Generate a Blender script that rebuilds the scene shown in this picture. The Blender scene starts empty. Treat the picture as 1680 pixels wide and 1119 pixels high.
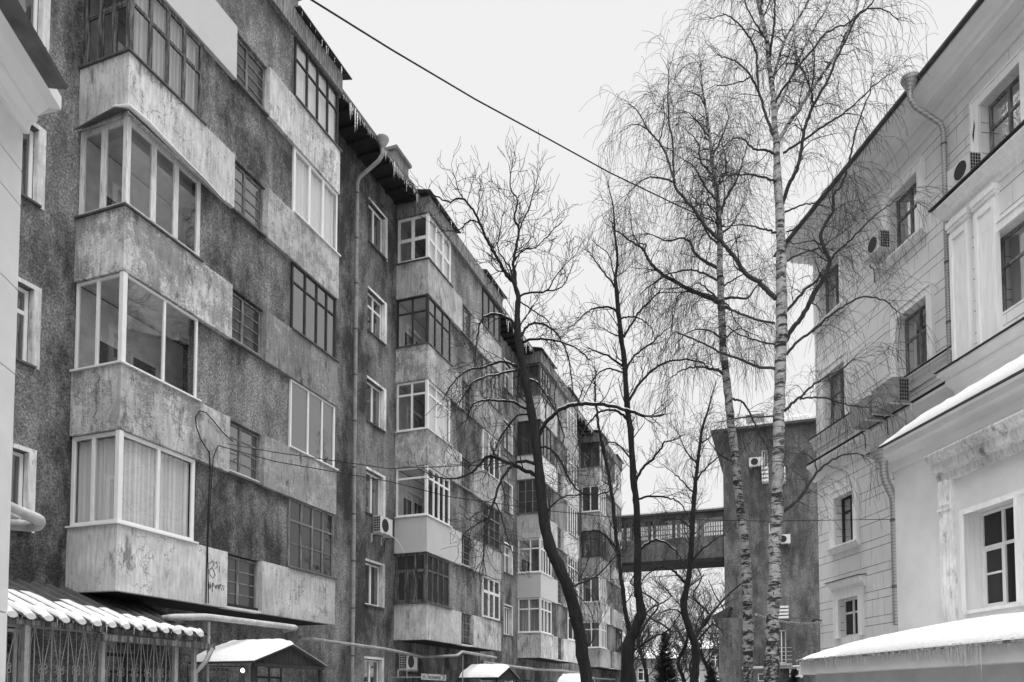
import bpy, math, random
import numpy as np
from mathutils import Vector, Matrix
R_ = math.radians
random.seed(7)
C = bpy.context.scene.collection
sc = bpy.context.scene

# ---------------------------------------------------------------- camera
F, CX, CY, PIT, EYE = 1250.0, 840.0, 1082.0, R_(2.8), 1.6
cam_d = bpy.data.cameras.new('camera'); cam = bpy.data.objects.new('camera', cam_d); C.objects.link(cam)
cam.location = (0, 0, EYE); cam.rotation_euler = (R_(90) + PIT, 0, 0)
cam_d.sensor_width = 36; cam_d.lens = F / 1680 * 36
cam_d.shift_y = (CY - 559.5) / 1680; cam_d.clip_end = 3000; cam_d.clip_start = 0.1
sc.camera = cam
sc.render.resolution_x, sc.render.resolution_y = 1024, 682
sc.view_settings.view_transform = 'Standard'; sc.view_settings.look = 'None'
sc.view_settings.exposure = .12; sc.view_settings.gamma = 1
# ---------------------------------------------------------------- overcast sky
SUN_EL, SUN_AZ = R_(72), R_(165)
w = bpy.data.worlds.new("World"); sc.world = w; w.use_nodes = True
nt = w.node_tree; nt.nodes.clear()
def N(nt, t, **k):
    n = nt.nodes.new(t)
    for a, b in k.items(): setattr(n, a, b)
    return n
out = N(nt, 'ShaderNodeOutputWorld'); bg = N(nt, 'ShaderNodeBackground')
sky = N(nt, 'ShaderNodeTexSky'); sky.sky_type = 'NISHITA'; sky.sun_disc = False
sky.sun_elevation = SUN_EL; sky.sun_rotation = SUN_AZ
bw = N(nt, 'ShaderNodeRGBToBW'); nt.links.new(sky.outputs[0], bw.inputs[0])
mul = N(nt, 'ShaderNodeMath', operation='MULTIPLY'); mul.inputs[1].default_value = 0.004
nt.links.new(bw.outputs[0], mul.inputs[0])
tc = N(nt, 'ShaderNodeTexCoord'); sx = N(nt, 'ShaderNodeSeparateXYZ'); nt.links.new(tc.outputs['Generated'], sx.inputs[0])
mr = N(nt, 'ShaderNodeMapRange', interpolation_type='SMOOTHSTEP')
mr.inputs['From Min'].default_value = 0.70; mr.inputs['From Max'].default_value = 0.93
mr.inputs['To Min'].default_value = 0.80; mr.inputs['To Max'].default_value = 5.6
nt.links.new(sx.outputs['Z'], mr.inputs['Value'])
add = N(nt, 'ShaderNodeMath', operation='ADD'); nt.links.new(mul.outputs[0], add.inputs[0]); nt.links.new(mr.outputs[0], add.inputs[1])
nt.links.new(add.outputs[0], bg.inputs['Color']); bg.inputs['Strength'].default_value = 1.0
nt.links.new(bg.outputs[0], out.inputs[0])
sd = bpy.data.lights.new('sun', 'SUN'); sd.energy = 1.2; sd.angle = R_(50)
so = bpy.data.objects.new('sun', sd); C.objects.link(so)
sdir = Vector((math.sin(SUN_AZ) * math.cos(SUN_EL), math.cos(SUN_AZ) * math.cos(SUN_EL), math.sin(SUN_EL)))
so.rotation_euler = sdir.to_track_quat('Z', 'Y').to_euler()

# ---------------------------------------------------------------- camera maths: where the ray of a measured picture point meets a real plane
cp_, sp_ = math.cos(PIT), math.sin(PIT)
def ray(px, py):
    a = (px - CX) / F; b = (CY - py) / F
    return Vector((a, cp_ - b * sp_, sp_ + b * cp_))
def at(px, py, Y):
    d = ray(px, py); t = Y / d.y
    return Vector((d.x * t, Y, EYE + d.z * t))
class Frame:
    def __init__(s, x, y, rot):
        s.o = Vector((x, y, 0)); s.rot = rot
        s.ux = Vector((math.cos(rot), math.sin(rot), 0)); s.uy = Vector((-math.sin(rot), math.cos(rot), 0))
        s.loc = (x, y, 0)
    def hit(s, px, py, yl):                  # meets plane local y = yl -> (x, z)
        d = ray(px, py); o = Vector((0, 0, EYE)) - s.o
        t = (yl - o.dot(s.uy)) / d.dot(s.uy); p = o + d * t
        return p.dot(s.ux), p.z
    def hitx(s, px, py, xl):                 # meets plane local x = xl -> (y, z)
        d = ray(px, py); o = Vector((0, 0, EYE)) - s.o
        t = (xl - o.dot(s.ux)) / d.dot(s.ux); p = o + d * t
        return p.dot(s.uy), p.z
    def w(s, x, y, z): return s.o + s.ux * x + s.uy * y + Vector((0, 0, z))
LB = Frame(-7.39, 14.12, R_(70))             # long apartment block: x runs away, -y to the street
RB = Frame(13.0, 0.0, R_(96.84))             # right house: x runs away, +y to the street
GB = Frame(-4.42, 0.0, R_(96.84))            # near left house: x away, -y to the street

# ---------------------------------------------------------------- object helpers
def tag(o, label=None, cat=None, group=None, kind=None):
    if label: o['label'] = label
    if cat: o['category'] = cat
    if group: o['group'] = group
    if kind: o['kind'] = kind
    return o
def empty(name, label=None, cat=None, group=None, frame=None, loc=(0, 0, 0)):
    o = bpy.data.objects.new(name, None); C.objects.link(o); o.empty_display_size = .2
    if frame: o.location = frame.w(*loc); o.rotation_euler = (0, 0, frame.rot)
    else: o.location = loc
    return tag(o, label, cat, group)
class MB:
    def __init__(s, M=None): s.v = []; s.f = []; s.M = M
    def add(s, vs, fs):
        b = len(s.v)
        s.v += [tuple(v) for v in vs]; s.f += [tuple(b + i for i in f) for f in fs]; return s
    def box(s, x0, x1, y0, y1, z0, z1, m=None):
        if x0 > x1: x0, x1 = x1, x0
        if y0 > y1: y0, y1 = y1, y0
        if z0 > z1: z0, z1 = z1, z0
        vs = [(x, y, z) for z in (z0, z1) for y in (y0, y1) for x in (x0, x1)]
        if m: vs = [m(*v) for v in vs]
        fs = [(0, 2, 3, 1), (4, 5, 7, 6), (0, 1, 5, 4), (2, 6, 7, 3), (0, 4, 6, 2), (1, 3, 7, 5)]
        return s.add(vs, fs)
    def quad(s, a, b, c, d): return s.add([a, b, c, d], [(0, 1, 2, 3)])
    def tube(s, pts, r, n=10, cap=True):
        pts = [Vector(p) for p in pts]; k = len(pts)
        rs = r if isinstance(r, (list, tuple)) else [r] * k
        vs = []; fs = []; prev = None
        for i, p in enumerate(pts):
            t = (pts[min(i + 1, k - 1)] - pts[max(i - 1, 0)]).normalized()
            if prev is None:
                ref = Vector((0, 0, 1)) if abs(t.z) < .9 else Vector((1, 0, 0))
                a = t.cross(ref).normalized()
            else:
                a = (prev - t * prev.dot(t)).normalized()
            prev = a; b = t.cross(a)
            for j in range(n):
                q = 2 * math.pi * j / n
                vs.append(p + (a * math.cos(q) + b * math.sin(q)) * rs[i])
        for i in range(k - 1):
            for j in range(n):
                j2 = (j + 1) % n
                fs.append((i * n + j, i * n + j2, (i + 1) * n + j2, (i + 1) * n + j))
        if cap: fs.append(tuple(reversed(range(n)))); fs.append(tuple((k - 1) * n + j for j in range(n)))
        return s.add(vs, fs)
    def prism(s, prof, x0, x1, m=None):      # closed profile of (y, z), extruded along x
        n = len(prof)
        vs = [(x0, y, z) for y, z in prof] + [(x1, y, z) for y, z in prof]
        if m: vs = [m(*v) for v in vs]
        fs = [(i, (i + 1) % n, n + (i + 1) % n, n + i) for i in range(n)]
        fs += [tuple(reversed(range(n))), tuple(range(n, 2 * n))]
        return s.add(vs, fs)
    def build(s, name, mat, parent=None, smooth=False, kind=None, bevel=0):
        me = bpy.data.meshes.new(name); me.from_pydata(s.v, [], s.f); me.update()
        me.materials.append(mat)
        if smooth:
            me.polygons.foreach_set('use_smooth', [True] * len(me.polygons))
            try: me.set_sharp_from_angle(angle=R_(40))
            except Exception: pass
        o = bpy.data.objects.new(name, me); C.objects.link(o)
        if parent: o.parent = parent
        if kind: o['kind'] = kind
        if bevel:
            b = o.modifiers.new('bevel', 'BEVEL'); b.width = bevel; b.segments = 2; b.limit_method = 'ANGLE'
        return o

# ---------------------------------------------------------------- materials (all neutral: the photograph is black and white)
def mat(name, fn):
    m = bpy.data.materials.new(name); m.use_nodes = True; t = m.node_tree; t.nodes.clear()
    o = N(t, 'ShaderNodeOutputMaterial'); p = N(t, 'ShaderNodeBsdfPrincipled')
    p.inputs['Roughness'].default_value = .85; p.inputs['Specular IOR Level'].default_value = .25
    t.links.new(p.outputs[0], o.inputs[0]); fn(t, p, o); return m
def g(v): return (v, v, v, 1)
def coords(t, scale=(1, 1, 1), rnd=False):
    c = N(t, 'ShaderNodeTexCoord'); mp = N(t, 'ShaderNodeMapping'); t.links.new(c.outputs['Object'], mp.inputs[0])
    mp.inputs['Scale'].default_value = scale
    if rnd:
        oi = N(t, 'ShaderNodeObjectInfo'); m = N(t, 'ShaderNodeMath', operation='MULTIPLY'); m.inputs[1].default_value = 57.0
        cb = N(t, 'ShaderNodeCombineXYZ'); t.links.new(oi.outputs['Random'], m.inputs[0])
        for i in range(3): t.links.new(m.outputs[0], cb.inputs[i])
        t.links.new(cb.outputs[0], mp.inputs['Location'])
    return mp.outputs[0]
def noise(t, vec, scale, detail=4, rough=.6, dist=0):
    n = N(t, 'ShaderNodeTexNoise'); t.links.new(vec, n.inputs['Vector'])
    n.inputs['Scale'].default_value = scale; n.inputs['Detail'].default_value = detail
    n.inputs['Roughness'].default_value = rough; n.inputs['Distortion'].default_value = dist
    return n.outputs[0]
def ramp(t, f, stops, interp='LINEAR'):
    r = N(t, 'ShaderNodeValToRGB'); r.color_ramp.interpolation = interp; e = r.color_ramp.elements
    while len(e) < len(stops): e.new(.5)
    for i, (p, v) in enumerate(stops): e[i].position = p; e[i].color = g(v)
    t.links.new(f, r.inputs[0]); return r.outputs[0]
def mth(t, op, a, b=None):
    n = N(t, 'ShaderNodeMath', operation=op)
    for i, x in enumerate((a, b)):
        if x is None: continue
        if isinstance(x, (int, float)): n.inputs[i].default_value = x
        else: t.links.new(x, n.inputs[i])
    return n.outputs[0]
def mixc(t, f, a, b, mode='MIX'):
    n = N(t, 'ShaderNodeMix', data_type='RGBA', blend_type=mode)
    for i, x in ((0, f), (6, a), (7, b)):
        if isinstance(x, (int, float)): n.inputs[i].default_value = x if i == 0 else g(x)
        else: t.links.new(x, n.inputs[i])
    return n.outputs[2]
def bump(t, p, h, dist=.01, st=1.0):
    b = N(t, 'ShaderNodeBump'); b.inputs['Distance'].default_value = dist; b.inputs['Strength'].default_value = st
    t.links.new(h, b.inputs['Height']); t.links.new(b.outputs[0], p.inputs['Normal'])

def m_stucco(lo, hi, grain=.5, patch=1.0):
    def fn(t, p, o):
        v = coords(t, (1, 1, .55)); v2 = coords(t)
        big = ramp(t, noise(t, v, .55 * patch, 10, .74), [(.41, 0), (.59, 1)])
        gr = noise(t, v2, 22, 4, .85)
        grc = ramp(t, gr, [(.36, 1 - grain), (.5, 1), (.66, 1 + grain * 1.6)])
        c = mixc(t, big, lo, hi)
        st = ramp(t, noise(t, coords(t, (3, 3, .5)), 1.0, 6, .7), [(.36, .72), (.62, 1.15)])
        c = mixc(t, 1.0, mixc(t, 1.0, c, grc, 'MULTIPLY'), st, 'MULTIPLY')
        t.links.new(c, p.inputs['Base Color']); bump(t, p, gr, .03, .9)
        p.inputs['Roughness'].default_value = .95
    return mat('stucco', fn)
def m_flake(paint, bare, amt, streak=.5, crack=True):
    def fn(t, p, o):
        v = coords(t, (1, 1, 1), True); vs = coords(t, (5, 5, .7), True); vh = coords(t, (1, 1, 3), True)
        n1 = noise(t, v, 1.3, 14, .80); n2 = noise(t, vs, 1.6, 12, .80)
        n3 = noise(t, vh, 16, 5, .8)
        m = mth(t, 'ADD', mth(t, 'MULTIPLY', n1, 1 - streak), mth(t, 'MULTIPLY', n2, streak))
        m = mth(t, 'ADD', m, mth(t, 'MULTIPLY', mth(t, 'SUBTRACT', n3, .5), .5))
        oi = N(t, 'ShaderNodeObjectInfo'); rnd_ = oi.outputs['Random']
        m = mth(t, 'ADD', m, mth(t, 'MULTIPLY', mth(t, 'SUBTRACT', rnd_, .5), .14))
        k = ramp(t, m, [(amt - .025, 1), (amt + .02, 0)])
        tone = ramp(t, noise(t, v, .8, 6, .65), [(.3, .62), (.7, 1.2)])
        dirt = ramp(t, noise(t, vs, 3, 6, .7), [(.33, .68), (.58, 1.05)])
        c = mixc(t, k, paint, bare)
        damp = ramp(t, noise(t, coords(t, (2.2, 2.2, .8), True), 1.1, 10, .75), [(.56, 1), (.64, .38)])
        tone = mixc(t, 1.0, tone, ramp(t, mth(t, 'FRACT', mth(t, 'MULTIPLY', rnd_, 7.3)), [(0, .78), (1, 1.12)]), 'MULTIPLY')
        c = mixc(t, 1.0, mixc(t, 1.0, c, mixc(t, 1.0, tone, damp, 'MULTIPLY'), 'MULTIPLY'), dirt, 'MULTIPLY')
        if crack:
            vo = N(t, 'ShaderNodeTexVoronoi', feature='DISTANCE_TO_EDGE'); vo.inputs['Scale'].default_value = .9
            wv = N(t, 'ShaderNodeVectorMath', operation='ADD'); t.links.new(v, wv.inputs[0])
            nn = N(t, 'ShaderNodeTexNoise'); nn.inputs['Scale'].default_value = 3; t.links.new(v, nn.inputs['Vector']); nn.inputs['Detail'].default_value = 5
            sc_ = N(t, 'ShaderNodeVectorMath', operation='SCALE'); sc_.inputs['Scale'].default_value = .9; t.links.new(nn.outputs['Color'], sc_.inputs[0])
            t.links.new(sc_.outputs[0], wv.inputs[1]); t.links.new(wv.outputs[0], vo.inputs['Vector'])
            ck = ramp(t, vo.outputs['Distance'], [(0, .35), (.012, 1)])
            gate = ramp(t, noise(t, v, .8, 3), [(.5, 0), (.56, 1)])
            c = mixc(t, 1.0, c, mixc(t, gate, 1.0, ck), 'MULTIPLY')
        t.links.new(c, p.inputs['Base Color'])
        bump(t, p, mth(t, 'SUBTRACT', mth(t, 'MULTIPLY', noise(t, v, 30, 4, .7), .4), k), .012, .6)
    return mat('peeling_paint', fn)
def m_plain(name, v, rough=.7, nz=.12, sc_=3.0, spec=.3, metal=0, streaky=False):
    def fn(t, p, o):
        co = coords(t, (4, 4, .5) if streaky else (1, 1, 1))
        f = ramp(t, noise(t, co, sc_, 6, .65), [(.3, 1 - nz), (.7, 1 + nz)])
        t.links.new(mixc(t, 1.0, f, v, 'MULTIPLY'), p.inputs['Base Color'])
        p.inputs['Roughness'].default_value = rough; p.inputs['Specular IOR Level'].default_value = spec; p.inputs['Metallic'].default_value = metal
    return mat(name, fn)
def m_wood(name, paint, bare, amt):
    def fn(t, p, o):
        v = coords(t, (9, 9, .9)); n = noise(t, v, 2.2, 8, .75)
        k = ramp(t, n, [(amt - .05, 1), (amt + .05, 0)])
        gr = ramp(t, noise(t, coords(t, (30, 30, 1.5)), 2, 3), [(.3, .7), (.7, 1.2)])
        t.links.new(mixc(t, 1.0, mixc(t, k, paint, bare), gr, 'MULTIPLY'), p.inputs['Base Color']); bump(t, p, n, .004, .6)
    return mat(name, fn)
def m_glass(name, clear, dark=.02, ior=.15, wob=.4):
    def fn(t, p, o):
        t.nodes.remove(p)
        gl = N(t, 'ShaderNodeBsdfGlossy'); gl.inputs['Roughness'].default_value = .015; gl.inputs['Color'].default_value = g(.92)
        if clear: base = N(t, 'ShaderNodeBsdfTransparent'); base.inputs[0].default_value = g(.85)
        else: base = N(t, 'ShaderNodeBsdfDiffuse'); base.inputs[0].default_value = g(dark)
        ge = N(t, 'ShaderNodeNewGeometry'); dt = N(t, 'ShaderNodeVectorMath', operation='DOT_PRODUCT'); t.links.new(ge.outputs['Normal'], dt.inputs[0]); t.links.new(ge.outputs['Incoming'], dt.inputs[1])
        f5 = mth(t, 'POWER', mth(t, 'SUBTRACT', 1.0, mth(t, 'ABSOLUTE', dt.outputs['Value'])), 5.0)     # Schlick reflectance, same from both sides of the pane
        fac = mth(t, 'ADD', ior, mth(t, 'MULTIPLY', f5, 1 - ior))
        mx = N(t, 'ShaderNodeMixShader'); t.links.new(fac, mx.inputs[0]); t.links.new(base.outputs[0], mx.inputs[1]); t.links.new(gl.outputs[0], mx.inputs[2])
        b = N(t, 'ShaderNodeBump'); b.inputs['Distance'].default_value = .006; b.inputs['Strength'].default_value = wob
        t.links.new(noise(t, coords(t, (1, 1, 1), True), 1.6, 2), b.inputs['Height']); t.links.new(b.outputs[0], gl.inputs['Normal'])
        t.links.new(mx.outputs[0], o.inputs[0])
    return mat(name, fn)
def m_curtain(name, v, fold=.3):
    def fn(t, p, o):
        wv = N(t, 'ShaderNodeTexWave'); wv.inputs['Scale'].default_value = 2.2; wv.inputs['Distortion'].default_value = 3.0; wv.inputs['Detail'].default_value = 3
        wv.inputs['Detail Scale'].default_value = .6
        t.links.new(coords(t, (1.3, 1.3, .12), True), wv.inputs['Vector'])
        f = ramp(t, wv.outputs['Fac'], [(0, 1 - fold), (1, 1 + fold)])
        t.links.new(mixc(t, 1.0, f, v, 'MULTIPLY'), p.inputs['Base Color']); bump(t, p, wv.outputs['Fac'], .03, .6)
    return mat(name, fn)
def m_ruster(v):                               # rusticated plaster: cut joints in alternating tall and low courses
    def fn(t, p, o):
        c = N(t, 'ShaderNodeTexCoord'); s = N(t, 'ShaderNodeSeparateXYZ'); t.links.new(c.outputs['Object'], s.inputs[0])
        z = mth(t, 'MODULO', mth(t, 'ADD', s.outputs['Z'], .06), .74)
        def near(val, at_, wd): return mth(t, 'LESS_THAN', mth(t, 'ABSOLUTE', mth(t, 'SUBTRACT', val, at_)), wd)
        h = mth(t, 'MAXIMUM', near(z, .012, .009), near(z, .25, .009))
        tall = mth(t, 'GREATER_THAN', z, .25)
        xs = mth(t, 'ADD', s.outputs['X'], mth(t, 'MULTIPLY', tall, .27))
        xm = mth(t, 'MODULO', mth(t, 'ADD', xs, 50.0), .56)
        vj = near(xm, .02, .006)
        fade = ramp(t, noise(t, coords(t, (1, 1, 1)), .9, 3), [(.4, .25), (.62, .9)])
        hk = mth(t, 'MULTIPLY', h, ramp(t, noise(t, coords(t, (1, 1, 2)), 1.7, 4), [(.35, .55), (.55, 1)]))
        k = mth(t, 'MAXIMUM', hk, mth(t, 'MULTIPLY', vj, mth(t, 'MULTIPLY', fade, .6)))
        tone = ramp(t, noise(t, coords(t, (1, 1, .5)), .6, 7, .65), [(.3, .84), (.7, 1.1)])
        st = ramp(t, noise(t, coords(t, (5, 5, .3)), 1.4, 5, .6), [(.35, .95), (.6, 1.02)])
        fine = ramp(t, noise(t, coords(t), 60, 3, .6), [(.3, .95), (.7, 1.05)])
        base = mixc(t, 1.0, mixc(t, 1.0, mixc(t, 1.0, tone, v, 'MULTIPLY'), st, 'MULTIPLY'), fine, 'MULTIPLY')
        t.links.new(mixc(t, k, base, .09), p.inputs['Base Color'])
        bump(t, p, mth(t, 'SUBTRACT', mth(t, 'MULTIPLY', noise(t, coords(t), 40, 3), .12), mth(t, 'MAXIMUM', h, vj)), .02, .8)
    return mat('rusticated_plaster', fn)
def m_birch():
    def fn(t, p, o):
        v = coords(t, (2.2, 2.2, 9)); n = noise(t, v, 1.0, 6, .72, .4)
        k = ramp(t, n, [(.515, 0), (.56, 1)])
        v2 = coords(t, (1, 1, 2.6)); n2 = noise(t, v2, 1.2, 5, .7); k2 = ramp(t, n2, [(.54, 0), (.62, .9)])
        c = N(t, 'ShaderNodeTexCoord'); s = N(t, 'ShaderNodeSeparateXYZ'); t.links.new(c.outputs['Object'], s.inputs[0])
        low = N(t, 'ShaderNodeMapRange'); low.inputs['From Min'].default_value = 1.5; low.inputs['From Max'].default_value = 5.0
        low.inputs['To Min'].default_value = .13; low.inputs['To Max'].default_value = 0; t.links.new(s.outputs['Z'], low.inputs['Value'])
        k3 = ramp(t, mth(t, 'ADD', noise(t, coords(t, (3, 3, 4)), 2.2, 6, .75), low.outputs[0]), [(.56, 0), (.63, 1)])
        kk = mth(t, 'MAXIMUM', mth(t, 'MAXIMUM', k, k2), k3)
        lt = ramp(t, noise(t, coords(t, (1, 1, 5)), 5, 5), [(.3, .3), (.7, .52)])
        t.links.new(mixc(t, kk, lt, .035), p.inputs['Base Color']); bump(t, p, kk, .015, .5)
    return mat('birch_bark', fn)
def m_bark(name, a, b):
    def fn(t, p, o):
        n = noise(t, coords(t, (6, 6, 1.1)), 2.5, 7, .75)
        t.links.new(ramp(t, n, [(.35, a), (.68, b)]), p.inputs['Base Color']); bump(t, p, n, .03, .9)
        p.inputs['Roughness'].default_value = 1
    return mat(name, fn)
def m_snow():
    def fn(t, p, o):
        n = noise(t, coords(t), 14, 6, .7)
        t.links.new(ramp(t, n, [(.3, .60), (.7, .70)]), p.inputs['Base Color']); bump(t, p, n, .02, .6)
        p.inputs['Roughness'].default_value = .9
    return mat('snow', fn)
def m_ice():
    def fn(t, p, o):
        p.inputs['Base Color'].default_value = g(.8); p.inputs['Roughness'].default_value = .12
        p.inputs['Transmission Weight'].default_value = .55; p.inputs['IOR'].default_value = 1.31
    return mat('ice', fn)
def m_ribbed(v):
    def fn(t, p, o):
        wv = N(t, 'ShaderNodeTexWave', bands_direction='Z'); wv.inputs['Scale'].default_value = 4.2; wv.inputs['Distortion'].default_value = .6
        t.links.new(coords(t), wv.inputs['Vector'])
        t.links.new(ramp(t, wv.outputs['Fac'], [(0, v * .7), (.3, v), (1, v * 1.1)]), p.inputs['Base Color'])
        bump(t, p, wv.outputs['Fac'], .006, .7); p.inputs['Metallic'].default_value = .6; p.inputs['Roughness'].default_value = .42
    return mat('galvanized_steel', fn)
def m_emit(v, s):
    def fn(t, p, o):
        p.inputs['Base Color'].default_value = g(.8); p.inputs['Emission Color'].default_value = g(v); p.inputs['Emission Strength'].default_value = s
    return mat('lit_bulb', fn)

M = dict(
    stucco=m_stucco(.055, .27, .6), tower=m_stucco(.07, .16, .6, 1.3), inner=m_plain('inner_wall', .62, nz=.2),
    par=[m_flake(.66, .34, .45, .25), m_flake(.56, .30, .48, .35), m_flake(.72, .32, .44, .5), m_flake(.54, .36, .47, .2), m_flake(.62, .27, .47, .45)],
    parlight=m_flake(.66, .26, .37, .7), parsmooth=m_plain('painted_panel', .52, nz=.06, sc_=1.2),
    white=m_plain('white_frame', .78, .45, .05, 4), owhite=m_wood('worn_white_wood', .74, .34, .40),
    oldwood=m_wood('old_wood', .20, .05, .52), dark=m_wood('dark_frame', .05, .03, .5), greywood=m_wood('grey_wood', .26, .10, .48),
    glass=m_glass('clear_glass', True), dglass=m_glass('dark_glass', False, .04, .08), lglass=m_glass('block_glass', False, .06, .22, .8), nglass=m_glass('open_pane', False, .025, .04), mglass=m_glass('window_glass', False, .06, .55),
    curtain_or_shine=m_curtain('curtain_or_shine', .7), gcurtain=m_curtain('grey_curtain', .42), film=m_curtain('plastic_film', .9, .14), lcurtain=m_curtain('painted_sky_shine', .85, .05),  # last one paints bright sky reflection into a sheet behind the panes
    pipe=m_plain('painted_pipe', .30, .6, .3, 5), acg=m_plain('grey_casing', .3, .5, .2, 6), pipew=m_plain('white_pipe', .42, .5, .3, 5), galv=m_ribbed(.42),
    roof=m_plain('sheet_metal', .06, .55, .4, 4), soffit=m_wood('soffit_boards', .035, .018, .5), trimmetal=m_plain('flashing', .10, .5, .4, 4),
    snow=m_snow(), ice=m_ice(), rwall=m_ruster(.78), rtrim=m_plain('white_trim', .84, .8, .10, 2.5, streaky=True), dtrim=m_flake(.82, .4, .33, .8, False),
    annex=m_plain('smooth_plaster', .72, .9, .12, .9), fascia=m_plain('painted_fascia', .50, .8, .12, 2), gwall=m_plain('pale_plaster', .66, .9, .08, 1.5),
    lind=m_bark('dark_bark', .012, .035), twig=m_bark('twig_bark', .025, .05), birch=m_birch(), btwig=m_bark('birch_twig', .03, .07), fir=m_bark('needles', .012, .04),
    ac=m_plain('ac_casing', .62, .5, .12, 6), black=m_plain('black_plastic', .02, .6, .1), cable=m_plain('cable_rubber', .012, .7, .1),
    iron=m_plain('iron_bars', .30, .6, .25, 8), deep=m_plain('dark_room', .01, .9), sign=m_plain('sign_plate', .5, .5, .05), text=m_plain('sign_text', .03, .6, .05),
    ground=m_plain('trodden_snow', .36, .9, .25, 1.2), road=m_plain('asphalt', .07, .9, .3, 2), brick=m_stucco(.14, .24, .3), far=m_plain('far_wall', .3, .9, .15), bulb=m_emit(1, 6))

# ================================================================ ground
gb = MB(); gb.quad((-400, -100, 0), (400, -100, 0), (400, 900, 0), (-400, 900, 0))
tag(gb.build('ground', M['ground']), kind='structure')
# carriageway between the two rows of houses with kerbs
rd = MB(); ex = .12
def strip(x0, x1, z, y0=-40, y1=140): rd_ = [(x0 - ex * y0, y0, z), (x1 - ex * y0, y0, z), (x1 - ex * y1, y1, z), (x0 - ex * y1, y1, z)]; return rd_
rd.quad(*strip(1.0, 6.2, .004, -40, 55)); tag(rd.build('road', M['road']), kind='structure')
kb = MB()
for x in (.85, 6.2):
    a = strip(x, x + .15, 0, -40, 55); b = strip(x, x + .15, .13, -40, 55)
    kb.add(a + b, [(0, 1, 5, 4), (1, 2, 6, 5), (2, 3, 7, 6), (3, 0, 4, 7), (4, 5, 6, 7)])
tag(kb.build('kerb', M['far']), kind='structure')

def icicles(mb, pts, lmax, dens=1.0, rng=random, thick=.014, lmin=.06):
    # pts: polyline along an eave; hanging tapered cones in clusters
    for a, b in zip(pts[:-1], pts[1:]):
        a = Vector(a); b = Vector(b); L = (b - a).length; n = int(L * 9 * dens); ph = rng.random() * 9
        for i in range(n):
            u = (i + rng.random()) / n; p = a.lerp(b, u)
            cl = .45 + .55 * math.sin(ph + u * L * 2.3) * math.sin(u * L * 5.1 + ph * 2)
            l = lmin + (lmax - lmin) * max(0, cl) * rng.random() ** 1.6
            r = thick * (.5 + l / lmax) * rng.uniform(.6, 1.2)
            q = 5; vs = []; dx, dy = rng.uniform(-.02, .02), rng.uniform(-.02, .02)
            for (zz, rr) in ((0.01, r), (-.35 * l, r * .62), (-.75 * l, r * .28)):
                vs += [(p.x + dx * zz + rr * math.cos(6.283 * j / q), p.y + dy * zz + rr * math.sin(6.283 * j / q), p.z + zz) for j in range(q)]
            vs.append((p.x, p.y, p.z - l)); fs = []
            for k in range(2):
                for j in range(q): j2 = (j + 1) % q; fs.append((k * q + j, k * q + j2, (k + 1) * q + j2, (k + 1) * q + j))
            for j in range(q): fs.append((2 * q + j, 2 * q + (j + 1) % q, 3 * q))
            mb.add(vs, fs)

def snow_sheet(mb, P, nu, nv, thick, edge=.5, seed=0, round_v=(0, 1), round_u=(1, 1), rough=.3):
    # P(u, v) -> point on the roof; builds a closed snow body whose thickness rounds off at the edges
    rg = random.Random(seed); ph = [rg.random() * 6.28 for _ in range(8)]
    def nz(u, v): return (math.sin(u * 9 + ph[0]) * math.sin(v * 5 + ph[1]) + .6 * math.sin(u * 23 + ph[2]) * math.cos(v * 11 + ph[3]) + .35 * math.sin(u * 61 + ph[4] + v * 7)) / 2
    top = []; bot = []
    for i in range(nu + 1):
        for j in range(nv + 1):
            u = i / nu; v = j / nv
            def e(x, on0, on1):
                r = 1.0
                if on0: r = min(r, math.sqrt(max(0, 1 - (1 - min(1, x / edge)) ** 2)))
                if on1: r = min(r, math.sqrt(max(0, 1 - (1 - min(1, (1 - x) / edge)) ** 2)))
                return r
            k = e(v, round_v[0], round_v[1]); k *= e(u, round_u[0], round_u[1])
            p = Vector(P(u, v)); t_ = thick * (1 + rough * nz(u, v)) * max(k, .04) + thick * .05 * rg.uniform(-1, 1)
            top.append(p + Vector((0, 0, t_))); bot.append(p - Vector((0, 0, .004)))
    m = (nu + 1) * (nv + 1); w_ = nv + 1; fs = []
    for i in range(nu):
        for j in range(nv):
            a = i * w_ + j; fs.append((a, a + w_, a + w_ + 1, a + 1)); fs.append((m + a, m + a + 1, m + a + w_ + 1, m + a + w_))
    for i in range(nu):
        for j in (0, nv):
            a = i * w_ + j; fs.append((a, a + w_, m + a + w_, m + a) if j else (a, m + a, m + a + w_, a + w_))
    for j in range(nv):
        for i in (0, nu):
            a = i * w_ + j; fs.append((a, a + 1, m + a + 1, m + a))
    mb.add(top + bot, fs)

def wall_holes(mb, x0, x1, z0, z1, holes, y, yin, m=None):
    # a wall face in plane y with real openings; reveals run back to yin
    xs = sorted({x0, x1} | {h[0] for h in holes} | {h[1] for h in holes}); zs = sorted({z0, z1} | {h[2] for h in holes} | {h[3] for h in holes})
    f = m or (lambda x, y, z: (x, y, z))
    for a, b in zip(xs[:-1], xs[1:]):
        for c, d in zip(zs[:-1], zs[1:]):
            mx, mz = (a + b) / 2, (c + d) / 2
            if any(h[0] < mx < h[1] and h[2] < mz < h[3] for h in holes): continue
            mb.quad(f(a, y, c), f(b, y, c), f(b, y, d), f(a, y, d))
    for (a, b, c, d) in holes:
        mb.quad(f(a, y, c), f(a, yin, c), f(a, yin, d), f(a, y, d)); mb.quad(f(b, y, c), f(b, y, d), f(b, yin, d), f(b, yin, c))
        mb.quad(f(a, y, c), f(b, y, c), f(b, yin, c), f(a, yin, c)); mb.quad(f(a, y, d), f(a, yin, d), f(b, yin, d), f(b, y, d))

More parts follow.
